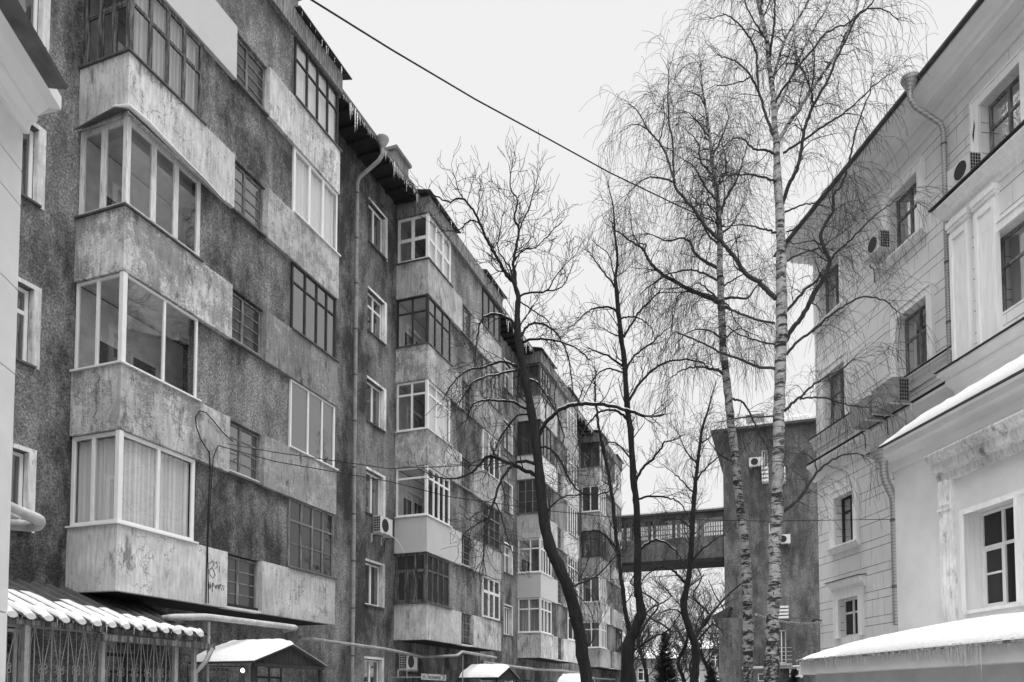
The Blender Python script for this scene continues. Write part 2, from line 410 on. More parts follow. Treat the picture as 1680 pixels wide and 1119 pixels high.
def glazing(fr, pn, m, u0, u1, v0, v1, cols, transom=None, fw=.06, mw=.05, dep=.055, rows=None, cur=None, curu=None, sub=None):
    # fr, pn, cur: MB for frame, panes, curtain.  m maps (u, outward, v) to local space
    fr.box(u0, u0 + fw, -dep, 0, v0, v1, m); fr.box(u1 - fw, u1, -dep, 0, v0, v1, m)
    fr.box(u0 + fw, u1 - fw, -dep, -.002, v0, v0 + fw, m); fr.box(u0 + fw, u1 - fw, -dep, -.002, v1 - fw, v1, m)
    tot = sum(cols); W = u1 - u0 - 2 * fw; x = u0 + fw; H = v1 - v0 - 2 * fw; zt = v1 - fw - transom * H if transom else v1 - fw
    if transom: fr.box(u0 + fw, u1 - fw, -dep + .003, -.004, zt - mw / 2, zt + mw / 2, m)
    for i, c in enumerate(cols):
        wd = W * c / tot
        if i: fr.box(x - mw / 2, x + mw / 2, -dep + .006, .004, v0 + fw, v1 - fw, m)
        if sub and i in sub:
            a, b = x + (mw / 2 if i else 0), x + wd - (mw / 2 if i < len(cols) - 1 else 0)
            for z0_, z1_ in ((v0 + fw, zt - (mw / 2 if transom else 0)),):
                s = .04
                fr.box(a, a + s, -dep + .01, -.01, z0_, z1_, m); fr.box(b - s, b, -dep + .01, -.01, z0_, z1_, m)
                fr.box(a + s, b - s, -dep + .01, -.012, z0_, z0_ + s, m); fr.box(a + s, b - s, -dep + .01, -.012, z1_ - s, z1_, m)
        if rows:
            for k in range(1, rows):
                z = v0 + fw + (zt - v0 - fw) * k / rows
                fr.box(x + mw / 2, x + wd - mw / 2, -dep + .012, -.008, z - .012, z + .012, m)
        x += wd
    d = -dep * .5
    pn.quad(m(u0 + fw * .5, d, v0 + fw * .5), m(u1 - fw * .5, d, v0 + fw * .5), m(u1 - fw * .5, d, v1 - fw * .5), m(u0 + fw * .5, d, v1 - fw * .5))
    if cur is not None:
        k = 40; a, b = (u0 + fw, u1 - fw) if not curu else curu
        vs = []; ph = random.random() * 6
        for i in range(k + 1):
            u = a + (b - a) * i / k; dd = -dep - .06 + .018 * math.sin(i * 1.9 + ph) + .012 * math.sin(i * .8)
            vs += [m(u, dd, v0 + fw), m(u, dd, v1 - fw)]
        cur.add(vs, [(2 * i, 2 * i + 2, 2 * i + 3, 2 * i + 1) for i in range(k)])

# ================================================================ long apartment block on the left
D = 1.28; PER = 12.95; BL = 7.3; NB = 4; FL = 3.07; Z0 = 3.58; PH = 1.26
END = PER * 3 + BL; TOP = 19.42
ab = empty('apartment_building', 'long five-storey dark pebble-dashed apartment block with glazed corner balconies and icicles along its eaves', 'building', frame=LB)
zr = [Z0 + FL * k for k in range(5)]
holes = []; wins = []
for b in range(-1, 4):
    s0 = PER * b
    for (a, c) in ((s0 + PER - 1.95, s0 + PER - .80),):
        if c < -8 or a > END or b == 3: continue
        for k in range(5):
            holes.append((a, c, zr[k] + 1.05, zr[k] + 2.5)); wins.append((a, c, zr[k] + 1.05, zr[k] + 2.5, b, k))
        holes.append((a, c, 1.2, 2.85)); wins.append((a, c, 1.2, 2.85, b, -1))
wl = MB(); wall_holes(wl, -9, END, 0, TOP, holes, D, D + .22)
wl.quad((END, D, 0), (END, 12, 0), (END, 12, TOP), (END, D, TOP)); wl.quad((-9, D, 0), (-9, D, TOP), (-9, 12, TOP), (-9, 12, 0)); wl.quad((-9, 12, 0), (-9, 12, TOP), (END, 12, TOP), (END, 12, 0))
for b in range(NB):                                     # stucco panels between the glazed balconies, and partitions
    s0 = PER * b
    for k in range(5):
        wl.box(s0 + 2.0, s0 + 5.24, .10, .30, zr[k] + PH, zr[k] + FL - .002 if k < 4 else 18.83)
    wl.box(s0 + 2.88, s0 + 3.0, .30, D - .01, Z0 + .1, 18.8); wl.box(s0 + 4.2, s0 + 4.32, .30, D - .01, Z0 + .1, 18.8)
wl.box(END - .3, END, .05, D - .01, 0, Z0 - .01)
wall = wl.build('wall', M['stucco'], ab)
# flat dark room behind each recessed window, frames, panes, reveals
for i, (a, c, z0, z1, b, k) in enumerate(wins):
    rg = random.Random(b * 31 + k * 7 + int(a * 3)); white = rg.random() < .72 or b <= 0
    if (b, k) in ((0, 0), (0, 4)) and a < 9.5: white = k == 4
    fr, pn = MB(), MB(); m = lambda u, d, v: (u, D + .13 - d, v)
    cols = [1, 1.2] if rg.random() < .6 else [1, 1, 1]
    if b == 0 and k < 4: cols = [1, 1.1]
    glazing(fr, pn, m, a + .02, c - .02, z0 + .02, z1 - .02, cols, transom=rg.choice([None, None, .3]), fw=.065, mw=.075)
    f = fr.build('window', M['white' if white else 'greywood'], ab)
    pn.build('glass', M['lglass'], f)
    s = MB(); s.box(a - .04, c + .04, D - .06, D + .13, z0 - .03, z0 + .01); s.build('sill', M['trimmetal'], f)
    # painted reveal / plaster band at the sides
    r = MB(); r.box(c - .001, c + .13, D - .012, D + .001, z0 - .02, z1 + .08); r.box(a, c, D - .012, D + .001, z1, z1 + .08)
    r.box(c - .012, c, D, D + .12, z0 + .01, z1); r.build('reveal', M['dtrim'], f)
# slabs
for b in range(NB):
    s0 = PER * b
    for k in range(6):
        z = zr[k] if k < 5 else 18.82
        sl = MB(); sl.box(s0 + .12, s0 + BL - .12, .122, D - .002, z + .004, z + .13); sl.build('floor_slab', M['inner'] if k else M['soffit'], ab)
    # fascia of the bay under the roof
    fa = MB(); fa.box(s0 - .02, s0 + BL + .02, -.04, D, 18.835, 19.40); fa.build('fascia', M['greywood'], ab)
# balconies.  (frame, side columns, front columns, transom, glass, curtain, rows, parapet)
W, OW, OD, DK, GW = 'white', 'owhite', 'oldwood', 'dark', 'greywood'
spec = {
    (0, 0, 'A'): (W, [1, 1.25], [1, 1], None, 'glass', 'film', None, 'light'), (0, 0, 'C'): (GW, [1], [1, 1, 1, 1], .3, 'dglass', None, 2, 1),
    (0, 1, 'A'): (W, [1, 1.2], [1.15, 1], None, 'glass', None, None, 1), (0, 1, 'C'): (W, [1], [1, .9, .8], None, 'lglass', None, None, 3),
    (0, 2, 'A'): (OW, [1, 1], [1, 1, 1], None, 'glass', None, None, 0), (0, 2, 'C'): (DK, [1], [1, 1, .9, .8], .27, 'lglass', None, None, 1),
    (0, 3, 'A'): (OD, [1, 1, 1], [1, 1, 1, 1], .38, 'glass', 'gcurtain_f', None, 2), (0, 3, 'C'): (W, [1], [1, 1, 1], None, 'glass', 'lcurtain', None, 3),
    (0, 4, 'A'): (GW, [1, 1], [1, 1, 1], .3, 'dglass', None, None, 'smooth'), (0, 4, 'C'): (DK, [1], [1, 1, 1, 1], .33, 'glass', 'lcurtain', None, 4),
    (1, 0, 'A'): (OD, [1, 1, 1], [1, 1, 1, 1], .33, 'dglass', None, None, 'light'), (1, 0, 'C'): (OW, [1], [1, 1, 1], .35, 'lglass', None, None, 2),
    (1, 1, 'A'): (W, [1], [1, .8, .8, .8], .2, 'glass', None, None, 'smooth'), (1, 1, 'C'): (GW, [1], [1, 1, 1], .3, 'dglass', None, 3, 1),
    (1, 2, 'A'): (W, [1, 1], [1, 1.6], .24, 'glass', 'skyshine_f', None, 0), (1, 2, 'C'): (W, [1], [1, 1, 1], None, 'lglass', None, None, 0),
    (1, 3, 'A'): (DK, [1, 1], [1, 1, 1], .3, 'glass', None, None, 0), (1, 3, 'C'): (GW, [1], [1, 1, 1, 1], .4, 'lglass', None, None, 4),
    (1, 4, 'A'): (OW, [1, 1], [1, 1, 1], .5, 'glass', 'skyshine_f', None, 3), (1, 4, 'C'): (DK, [1], [1, 1, 1], None, 'dglass', None, None, 3),
    (2, 0, 'A'): (W, [1, 1], [1, 1, 1], .3, 'glass', 'gcurtain', None, 2), (2, 1, 'A'): (W, [1.3, 1], [1, 1, 1, 1], .28, 'glass', None, None, 'smooth'),
    (2, 2, 'A'): (GW, [1, 1, 1], [1, 1, 1], None, 'dglass', None, 3, 0), (2, 3, 'A'): (DK, [1, 1], [1, 1, 1], None, 'dglass', None, None, 2), (2, 4, 'A'): (OD, [1, 1], [1, 1, 1, 1], .45, 'lglass', None, 2, 3),
}
lab = {(0, 0, 'A'): 'lowest nearest balcony, pale peeling parapet, plastic film behind white sliding panes',
       (0, 2, 'A'): 'balcony with thick worn white frames under a small snow-edged tin canopy',
       (0, 3, 'A'): 'near balcony glazed in bare weathered wood with crooked grey curtains',
       (1, 0, 'A'): 'balcony of the second bay with streaked pale parapet and old wooden frames'}
def mk_balcony(b, k, side):
    s0 = PER * b; z = zr[k]; rg = random.Random(b * 100 + k * 10 + (side == 'C'))
    sp = spec.get((b, k, side))
    if not sp: sp = (rg.choice([W, OW, GW, DK, W]), [1, 1], rg.choice([[1, 1, 1], [1, 1, 1, 1], [1, 1]]), rg.choice([None, .28, .3]), rg.choice(['lglass', 'dglass', 'lglass']), None, None, rg.randrange(5))
    fm, sc_, fc, tr, gl, cu, rows, pm = sp
    pmat = M['parlight'] if pm == 'light' else M['parsmooth'] if pm == 'smooth' else M['par'][pm]
    p = MB(); bot = z
    if side == 'A':
        p.box(s0, s0 + 3.0, 0, .12, bot, z + PH); p.box(s0, s0 + .12, .12, D - .001, bot, z + PH)
    else:
        p.box(s0 + 4.2, s0 + BL, 0, .12, bot, z + PH); p.box(s0 + BL - .12, s0 + BL, .12, D - .001, bot, z + PH)
        p.box(s0 + 4.2, s0 + 4.26, .12, .23, bot, z + PH)
    po = p.build('balcony', pmat, ab, bevel=.008)
    if (b, k, side) in lab: po['label'] = lab[(b, k, side)]
    v0, v1 = z + PH + .035, (z + FL - .012 if k < 4 else 18.815)
    fr, pn = MB(), MB(); cr = MB()
    if side == 'A': u0, u1 = s0 + .03, s0 + 2.0
    else: u0, u1 = s0 + 5.25, s0 + BL - .03
    thin = fm in (DK, GW) or (fm == W and k == 1 and b == 0); fw, mw = (.05, .05) if thin else (.075, .07)
    if fm == OW: fw, mw = .10, .12
    if fm == OD: fw, mw = .09, .07
    mf = lambda u, d, v: (u, .05 - d, v)
    curf = cr if cu else None
    glazing(fr, pn, mf, u0, u1, v0, v1, fc, tr, fw, mw, rows=rows, cur=curf, sub=None)
    curs = cr if cu and not cu.endswith('_f') else None
    if side == 'A':
        ms = lambda u, d, v: (s0 + .05 - d, D - u, v)
        glazing(fr, pn, ms, .02, D - .04, v0, v1, sc_, tr, fw, mw, rows=rows, cur=curs, sub=(range(9) if fm == OD else None))
        fr.box(s0 + .012, s0 + .11, .012, .11, v0, v1)              # corner post
    else:
        ms = lambda u, d, v: (s0 + BL - .05 + d, u + .04, v)
        glazing(fr, pn, ms, .0, D - .06, v0, v1, sc_, tr, fw, mw)
    f = fr.build('balcony_window', M[fm], po)
    pn.build('glass', M[gl], po)
    if cr.v: cr.build('curtain_or_shine', M[cu.replace('_f', '')], po)  # palest sheets stand in for sky reflected in glass; film and grey cloth are real
    si = MB(); o_ = .045
    if side == 'A':
        si.box(s0 - o_, s0 + 2.05, -o_, .11, z + PH + .002, z + PH + .036); si.box(s0 - o_, s0 + .11, .11, D - .01, z + PH + .002, z + PH + .036)
    else: si.box(s0 + 5.2, s0 + BL + o_, -o_, .11, z + PH + .002, z + PH + .036); si.box(s0 + BL - .11, s0 + BL + o_, .11, D - .01, z + PH + .002, z + PH + .036)
    si.build('sill', M['white' if fm == W else 'trimmetal'], po)
    if gl == 'glass':
        q = MB(); a, c = (s0 + .13, s0 + 2.87) if side == 'A' else (s0 + 4.45, s0 + BL - .14)
        q.box(a, c, D - .012, D - .004, z + .135, v1 - .02); q.build('inner_wall', M['inner'], po)
    if gl == 'glass' and not cu and b < 3:                        # what stands inside a clear-glazed balcony
        q = MB(); a = s0 + .5 if side == 'A' else s0 + 5.6
        q.box(a, a + .75, D - .05, D - .014, z + .15, z + 2.25); q.box(a + .85, a + 1.6, D - .05, D - .014, z + 1.05, z + 2.25)
        q.build('balcony_door', M['owhite'], po)
        q = MB(); q.box(a + .08, a + .67, D - .06, D - .052, z + 1.0, z + 2.15); q.box(a + .93, a + 1.52, D - .06, D - .052, z + 1.13, z + 2.17); q.build('door_glass', M['dglass'], po)
    return po
for b in range(NB):
    for k in range(5):
        for sd_ in 'AC': mk_balcony(b, k, sd_)
# small stair windows half way between the balconies
for b in range(NB):
    s0 = PER * b
    for k in range(5):
        rg = random.Random(b * 9 + k); fr, pn = MB(), MB(); m = lambda u, d, v: (u, .17 - d, v)
        glazing(fr, pn, m, s0 + 3.01, s0 + 4.19, zr[k] + .06, zr[k] + PH - .03, [1, 1.25], None, .05, .06, rows=4)
        f = fr.build('stair_window', M['greywood'], ab); pn.build('glass', M['lglass' if (k + b) % 2 else 'dglass'], f)
        s = MB(); s.box(s0 + 3.0, s0 + 4.2, .02, .23, zr[k] + .0, zr[k] + .05); s.build('sill', M['snow' if k == 0 else 'trimmetal'], f)
# main roof: eaves over the recesses, soffit, low slope
ro = MB()
ro.prism([(.37, 19.42), (.35, 19.45), (.35, 19.49), (6.3, 21.5), (12.6, 19.5), (12.6, 19.42)], -9.4, END + .45)
roof = ro.build('roof', M['roof'], ab)
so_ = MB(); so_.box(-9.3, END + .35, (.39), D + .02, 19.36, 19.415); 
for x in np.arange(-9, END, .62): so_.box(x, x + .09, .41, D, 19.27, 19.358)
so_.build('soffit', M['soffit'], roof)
fl = MB(); fl.box(-9.4, END + .45, .31, .348, 19.41, 19.51); fl.build('gutter', M['trimmetal'], roof)
ic = MB(); rg = random.Random(3)
for b in range(-1, 4):
    s0 = PER * b + BL + .05
    if b < 3: icicles(ic, [(s0, .33, 19.42), (s0 + PER - BL - .1, .33, 19.42)], .85, 1.8, rg, .02, .12)
for b in range(NB):
    for (a, c) in ((0, 2.3), (5.2, 7.6)): icicles(ic, [(PER * b + a, -.14, 19.43), (PER * b + c, -.14, 19.43)], .55, .5, rg, .018)
icicles(ic, [(0, -.1, zr[3] - .03), (2.4, -.1, zr[3] - .05)], .3, 1.3, rg, .012, .03)
icicles(ic, [(2.4, -.02, zr[3]), (3.1, -.02, zr[3])], .3, .9, rg, .014)
tag(ic.build('icicles', M['ice'], roof, kind='stuff'))
sn = MB()
snow_sheet(sn, lambda u, v: (-9.3 + u * (END + 9.6), .36 + v * 2.4, 19.50 + v * .80), 160, 4, .14, .5, 5, (1, 0))
sn.build('snow', M['snow'], roof, smooth=True)
# tin canopies over the top balconies
for b in range(NB):
    for (a, c) in ((-.25, 2.45), (5.1, BL + .3)):
        q = MB(); s0 = PER * b
        q.prism([(-.18, 19.43), (-.18, 19.46), (.9, 19.72), (.9, 19.69)], s0 + a, s0 + c)
        for x in (s0 + a + .2, s0 + (a + c) / 2, s0 + c - .3): q.box(x, x + .06, -.12, .5, 19.402, 19.44)
        cn = q.build('balcony_canopy', M['roof'], ab)
        q = MB(); snow_sheet(q, lambda u, v: (s0 + a + .03 + u * (c - a - .06), -.16 + v * 1.0, 19.47 + v * .24), 20, 6, .10, .4, b, (1, 0)); q.build('snow', M['snow'], cn, smooth=True)
# bowed tin sheet over the third-row near balcony
q = MB(); pr = []
for i in range(9):
    a = i / 8; pr.append((-.16 + a * 0, 0))
vs = []; fs = []
path = [(-.18, D - .1), (-.2, .6), (-.22, .1), (-.12, -.2), (.25, -.26), (1.0, -.24), (1.8, -.22), (2.5, -.16)]
for i, (x, y) in enumerate(path):
    droop = (-.10, -.02, .03, .02, -.03, -.09, -.13, -.17)[i]
    inx, iny = (0.0, y) if i < 3 else (max(x, .0), -.004)
    vs += [(x, y, zr[3] - .02 + droop), (inx, iny, zr[3] + .06 + droop * .4), (x, y, zr[3] - .045 + droop)]
for i in range(len(path) - 1):
    a = 3 * i; fs += [(a, a + 3, a + 4, a + 1), (a, a + 2, a + 5, a + 3), (a + 2, a + 1, a + 4, a + 5)]
q.add(vs, fs); tc_ = q.build('tin_canopy', M['trimmetal'], ab)
q = MB()
for i in range(3, len(path) - 1):
    pass
q.tube([(x, y + .03, zr[3] + .0 + (-.10, -.02, .03, .02, -.03, -.09, -.13, -.17)[i]) for i, (x, y) in enumerate(path) if i >= 2], [.02, .05, .055, .045, .04, .03], 8); q.build('snow', M['snow'], tc_, smooth=True)
# chimneys
for (px0, px1, pyt, pyb) in ((647, 672, 268, 320), (470, 489, 2, 40)):
    x0, z0 = LB.hit(px0, pyt, 2.4); x1, _ = LB.hit(px1, pyt, 2.4)
    q = MB(); zt = z0 + .75; q.box(x0 + .1, x0 + .1 + .85 * (x1 - x0), 2.4, 3.1, 19.6, zt - .12); c_ = q.build('chimney', M['brick'], roof)
    q = MB(); q.box(x0, x0 + .2 + .85 * (x1 - x0), 2.3, 3.2, zt - .12, zt); q.build('chimney_cap', M['trimmetal'], roof)
for b in (0, 1, 2):                                     # small roof hatches by the next bay
    q = MB(); x = PER * (b + 1) - .9; q.box(x, x + .7, .9, 1.4, 19.6, 20.1); q.build('roof_hatch', M['roof'], roof)

# ---------------------------------------------------------------- rainwater pipes
def downpipe(fr_, xl, yl, ztop, zbot, yeave, label, group, r=.064, mt='pipe', name='drainpipe', out_sign=-1):
    e = empty(name, label, 'drainpipe', group, fr_, (xl, yl, zbot)); o = Vector((xl, yl, zbot))
    q = MB(); pts = [Vector((xl, yeave, ztop - .28)), Vector((xl, yeave, ztop - .5)), Vector((xl, yeave - (yeave - yl) * .15, ztop - .68)), Vector((xl, yl + (yeave - yl) * .08, ztop - 1.05)), Vector((xl, yl, ztop - 1.25)), Vector((xl, yl, zbot))]
    q.tube([p - o for p in pts], r, 14); q.build('pipe', M[mt], e, smooth=True)
    q = MB(); q.tube([Vector((xl, yeave, z)) - o for z in (ztop - .32, ztop - .28, ztop - .06, ztop - .02, ztop + .04)], [r, r * 1.15, r * 2.9, r * 3.2, r * 3.2], 18); q.build('funnel', M[mt], e, smooth=True)
    q = MB(); z = ztop - 1.6
    while z > zbot + .4: q.tube([Vector((xl, yl, z)) - o, Vector((xl, yl, z + .05)) - o], r * 1.12, 14); z -= 1.5
    q.build('clamp', M['trimmetal'], e, smooth=True); return e
xp, _ = LB.hit(582, 700, D - .16)
downpipe(LB, xp, D - .16, 19.46, 1.0, .20, 'galvanised drainpipe running down the dark recess from a funnel under the eaves', None)
for b, t_ in ((1, 'thin grey drainpipe between the second and third balcony bays'), (2, 'far grey drainpipe just before the last balcony bay')):
    downpipe(LB, PER * b + BL + .25, D - .16, 19.46, 1.0, .22, t_, None)

# ---------------------------------------------------------------- heating and gas pipes along the ground floor
def pipe_run(label, pts, r, frame=LB, mt='pipe', supports=(), cat='pipe', name='wall_pipe', snow=False):
    o = frame.w(*pts[0]); e = empty(name, label, cat, None, frame, pts[0]); p0 = Vector(pts[0])
    sm = []                                             # rounded corners
    P = [Vector(p) - p0 for p in pts]
    for i, p in enumerate(P):
        if 0 < i < len(P) - 1:
            a = (P[i - 1] - p); c = (P[i + 1] - p); k = min(r * 2.2, a.length * .4, c.length * .4)
            q1 = p + a.normalized() * k; q2 = p + c.normalized() * k
            for s in (0, .25, .5, .75, 1): sm.append(q1 * (1 - s) ** 2 + p * 2 * s * (1 - s) + q2 * s * s)
        else: sm.append(p)
    q = MB(); q.tube(sm, r, 14); q.build('pipe', M[mt], e, smooth=True)
    if snow:
        q = MB(); q.tube([p + Vector((0, 0, r * .62)) for p in sm], r * .42, 8); q.build('snow', M['snow'], e, smooth=True)
    for s in supports:
        q = MB(); s = Vector(s) - p0; q.tube([s, Vector((s.x, s.y, -p0.z))], r * .45, 8); q.build('support', M['iron'], e, smooth=True)
    return e
def lp(px, py, yl): x, z = LB.hit(px, py, yl); return (x, yl, z)
A1, A2 = lp(283, 1013, -.35), lp(487, 1030, -.35)
pipe_run('thick snow-dusted insulated pipe under the nearest bay, by the gate roof', [lp(250, 1018, .5), A1, lp(340, 1012, -.35), A2, (A2[0] + .25, .2, A2[2] - .02)], .068, mt='pipew', supports=[(A1[0] + 1.0, -.35, A1[2])], snow=True)
B1, B2 = lp(492, 1046, .75), lp(640, 1066, .75)
pipe_run('slimmer grey pipe along the recess wall behind the drainpipe', [B1, (B2[0] - .3, .75, B2[2]), (B2[0] + 2.4, .75, B2[2] - .12), (B2[0] + 3.2, -.25, B2[2] - .06), (B2[0] + 3.7, -.25, B2[2] + .12), (B2[0] + 7.2, -.25, B2[2] + .06)], .055, supports=[(B2[0] + 3.75, -.25, B2[2])])
pipe_run('grey pipe along the wall past the third bay', [(20.0, .8, 3.1), (24.5, .8, 3.05), (26.2, .4, 3.0), (30, .1, 3.05), (34, .1, 3.0)], .07)
pipe_run('distant grey pipe under the last bay', [(35, .7, 2.9), (40, .5, 2.85), (45.5, .5, 2.9)], .06)

# ---------------------------------------------------------------- gate canopy with corrugated roof, near left
ye, yb = -.75, D - .02
x0, ze = LB.hit(6, 1009, ye); x1, _ = LB.hit(340, 1045, ye); _, zb = LB.hit(15, 953, yb); ze = max(ze, 2.6)
gc = empty('gate_canopy', 'low corrugated tin roof with tongues of snow above the barred gate', 'canopy', frame=LB, loc=(x0, ye, 0))
q = MB(); per = .30; n = int((x1 - x0) / per); L_ = lambda x, y, z: (x - x0, y - ye, z)
x0g = x1 - n * per
cross = [(0, 0), (.10, 0), (.14, .055), (.22, .055), (.26, 0), (.30, 0)]
tp = []
for i in range(n):
    for (dx, dz) in cross[:-1]: tp.append((x0g + i * per + dx, dz))
tp.append((x0g + n * per, 0))
vs = []; 
for (x, dz) in tp: vs += [L_(x, ye - .05, ze + dz), L_(x, yb, zb + dz)]
q.add(vs, [(2 * i, 2 * i + 2, 2 * i + 3, 2 * i + 1) for i in range(len(tp) - 1)])
q.build('corrugated_roof', M['roof'], gc)
q = MB(); rg = random.Random(11)
for i in range(n):
    xa = x0g + i * per; f_ = 1 - i / n; ln = min(1, max(.10, .95 * f_ + rg.uniform(-.15, .1))) if i > 1 else 1
    wd = .092 + .02 * rg.random(); xc = xa + .03
    ks = 14; vs = []; nn = 10
    for k in range(ks + 1):
        u = k / ks * ln; y = ye - .09 + (yb - ye) * u; z = ze + (zb - ze) * u
        t_ = (.10 if k < 3 else .065) * (1 if k else .5) * (1 - .5 * (k / ks) ** 3) * rg.uniform(.85, 1.1); ww = wd * (1.08 if k in (1, 2) else 1) * (.8 if k == 0 else 1) * rg.uniform(.93, 1.05)
        if k == ks: t_ *= .2
        for j in range(nn):
            a = 2 * math.pi * j / nn; vs.append(L_(xc + ww * math.cos(a), y, z + .015 + (t_ if math.sin(a) > 0 else .03 if k > 1 else .05) * math.sin(a)))
    fs = [(k * nn + j, k * nn + (j + 1) % nn, (k + 1) * nn + (j + 1) % nn, (k + 1) * nn + j) for k in range(ks) for j in range(nn)] + [tuple(range(nn))]
    q.add(vs, fs)
q.build('snow', M['snow'], gc, smooth=True, kind='stuff')
q = MB(); q.box(0, x1 - x0, -.0, .06, ze - .12, ze - .03); q.box(x1 - x0 - 2.6, x1 - x0 + .1, -.12, -.02, ze - .27, ze - .16); q.build('beam', M['oldwood'], gc)
for x in (x1 - x0 - .35, 1.75, 3.4, .35):
    if x < x1 - x0: q = MB(); q.box(x, x + .07, .0, .07, 0, ze - .12); q.build('post', M['iron'], gc)
q = MB(); icicles(q, [L_(x0g, ye - .06, ze), L_(x1, ye - .06, ze)], .22, .8, rg, .01, .02); q.build('icicles', M['ice'], gc, kind='stuff')
q = MB(); q.tube([(x1 - x0 + .02, -.1, ze - .25), (x1 - x0 - .12, -.1, ze - .5), (x1 - x0 - .25, .05, ze - .75), (x1 - x0 - .25, .05, .2)], .05, 10); q.build('spout', M['pipe'], gc, smooth=True)
# barred gate beneath it
gt = empty('barred_gate', 'tall wrought iron grille with crossed bars and curled rosettes under the snowy tin roof', 'gate', frame=LB, loc=(x0, ye + .12, 0))
Lg = x1 - x0 - .4; q = MB(); bx_ = .0; pw = .30; nb_ = int(Lg / pw); zt, zb_, zm = ze - .14, .25, ze - .78
for i in range(nb_ + 1): q.tube([(i * pw, 0, zb_), (i * pw, 0, zt)], .009, 5)
q.build('bar', M['iron'], gt, kind='stuff')
q = MB()
for i in range(nb_):
    c = (i + .5) * pw
    for s in (-1, 1):
        q.tube([(c + s * pw * .45, 0, zt), (c + s * .015, 0, zm), (c + s * pw * .45, 0, zb_)], .007, 5)
    q.tube([(c, 0, zt), (c, 0, zb_)], .006, 4)
    for sx_ in (-1, 1):
        for sz in (-1, 1):
            pts = [(c + sx_ * (.008 + .045 * (1 - math.cos(a)) * .5 + .03 * math.sin(a)), -.01, zm + sz * (.008 + .03 * a / 2 * (1 if a < 2 else 1) - .006 * a * a * .5)) for a in np.linspace(0, 4.2, 9)]
            q.tube([(c + sx_ * (.04 + .032 * math.cos(t_)), -.01, zm + sz * (.04 + .032 * math.sin(t_))) for t_ in np.linspace(3.6, 8.2, 9)], .006, 4)
q.build('crossed_bars', M['iron'], gt, kind='stuff')
for z_a in (zt, zb_ - .03): q = MB(); q.box(0, Lg, -.015, .015, z_a, z_a + .03); q.build('rail', M['iron'], gt)
# ---------------------------------------------------------------- gabled entrance canopies
def entrance(b, label, pxs=None):
    s0 = PER * b; yf = -1.55
    if b == 0:
        xa, z_ = LB.hit(418, 1084.5, yf); xc, _ = LB.hit(533, 1094, yf); _, za = LB.hit(480, 1057, yf)
    else: xa, xc = s0 + 2.9, s0 + 5.2; z_, za = EX
    e = empty('entrance_canopy', label, 'canopy', None, LB, (xa, yf, 0)); xm = (xa + xc) / 2
    f = lambda x, y, z: (x - xa, y - yf, z)
    q = MB()
    for (p, r) in (((xa - .05, z_), (xm, za)), ((xc + .05, z_), (xm, za))):
        q.add([f(p[0], yf, p[1]), f(r[0], yf, r[1]), f(r[0], .1, r[1]), f(p[0], .1, p[1]), f(p[0], yf, p[1] - .04), f(r[0], yf, r[1] - .04), f(r[0], .1, r[1] - .04), f(p[0], .1, p[1] - .04)], [(0, 1, 2, 3), (4, 7, 6, 5), (0, 4, 5, 1), (0, 3, 7, 4), (3, 2, 6, 7)])
    q.build('canopy_roof', M['roof'], e)
    q = MB(); q.add([f(xa + .05, yf + .06, z_ - .02), f(xc - .05, yf + .06, z_ - .02), f(xm, yf + .06, za - .05)], [(0, 1, 2)]); q.box(*[v for v in (0, xc - xa)], .02, .08, z_ - .1, z_ - .03); q.build('gable', M['dark'], e)
    for s in (0, 1):
        q = MB(); xe, xr = (xa - .07, xm) if s == 0 else (xc + .07, xm)
        snow_sheet(q, lambda u, v: f(xe + (xr - xe) * v, yf - .03 + u * (1.6), z_ + (za - z_) * v + .004), 18, 10, .13 if s == 0 else .05, .35, b * 3 + s, (1, 0), (1, 0), .15)
        q.build('snow', M['snow'], e, smooth=True)
    for x in (xa + .03, xc - .1):
        q = MB(); q.box(x - xa, x - xa + .07, .05, .12, 0, z_ - .1); q.build('post', M['dark'], e)
    return (z_, za)
EX = entrance(0, 'nearest gabled entrance canopy, snow heaped on it, a bulb burning beneath')
entrance(1, 'gabled snow-covered entrance canopy of the second bay, beside the street sign'); entrance(2, 'far gabled snow-covered entrance canopy behind the leaning trunk')
# bulb under the near canopy
x, z = LB.hit(398, 1100, -.2)
e = empty('entrance_lamp', 'small bright bulb glowing under the nearest entrance canopy', 'lamp', frame=LB, loc=(x, -.2, z))
q = MB(); q.tube([(0, 0, .05), (0, 0, .03), (0, 0, 0), (0, 0, -.03), (0, 0, -.045)], [.015, .03, .045, .03, .005], 12); q.build('bulb', M['bulb'], e, smooth=True)
q = MB(); q.tube([(0, 0, .05), (0, 0, .1)], .025, 10); q.tube([(0, 0, .09), (0, 1.2, .12)], .012, 6); q.build('bracket', M['dark'], e)
pl = bpy.data.lights.new('lamp_light', 'POINT'); pl.energy = 6; pl.shadow_soft_size = .05; plo = bpy.data.objects.new('lamp_light', pl); C.objects.link(plo); plo.parent = e; plo.location = (0, -.02, -.1)
# entrance doors, ground-floor openings under the bays
for b in range(NB):
    s0 = PER * b
    for (a, c, z0, z1, nm) in ((s0 + 3.2, s0 + 4.6, .1, 2.3, 'entrance_door'), (s0 + .9, s0 + 2.0, 1.1, 2.5, 'ground_window'), (s0 + 5.6, s0 + 6.7, 1.1, 2.5, 'ground_window')):
        fr, pn = MB(), MB(); m = lambda u, d, v: (u, D - .012 - d, v)
        glazing(fr, pn, m, a, c, z0, z1, [1, 1], .25, .07, .06, .05); f = fr.build(nm, M['oldwood' if nm[0] == 'e' else 'dark'], ab); pn.build('glass', M['dglass'], f)
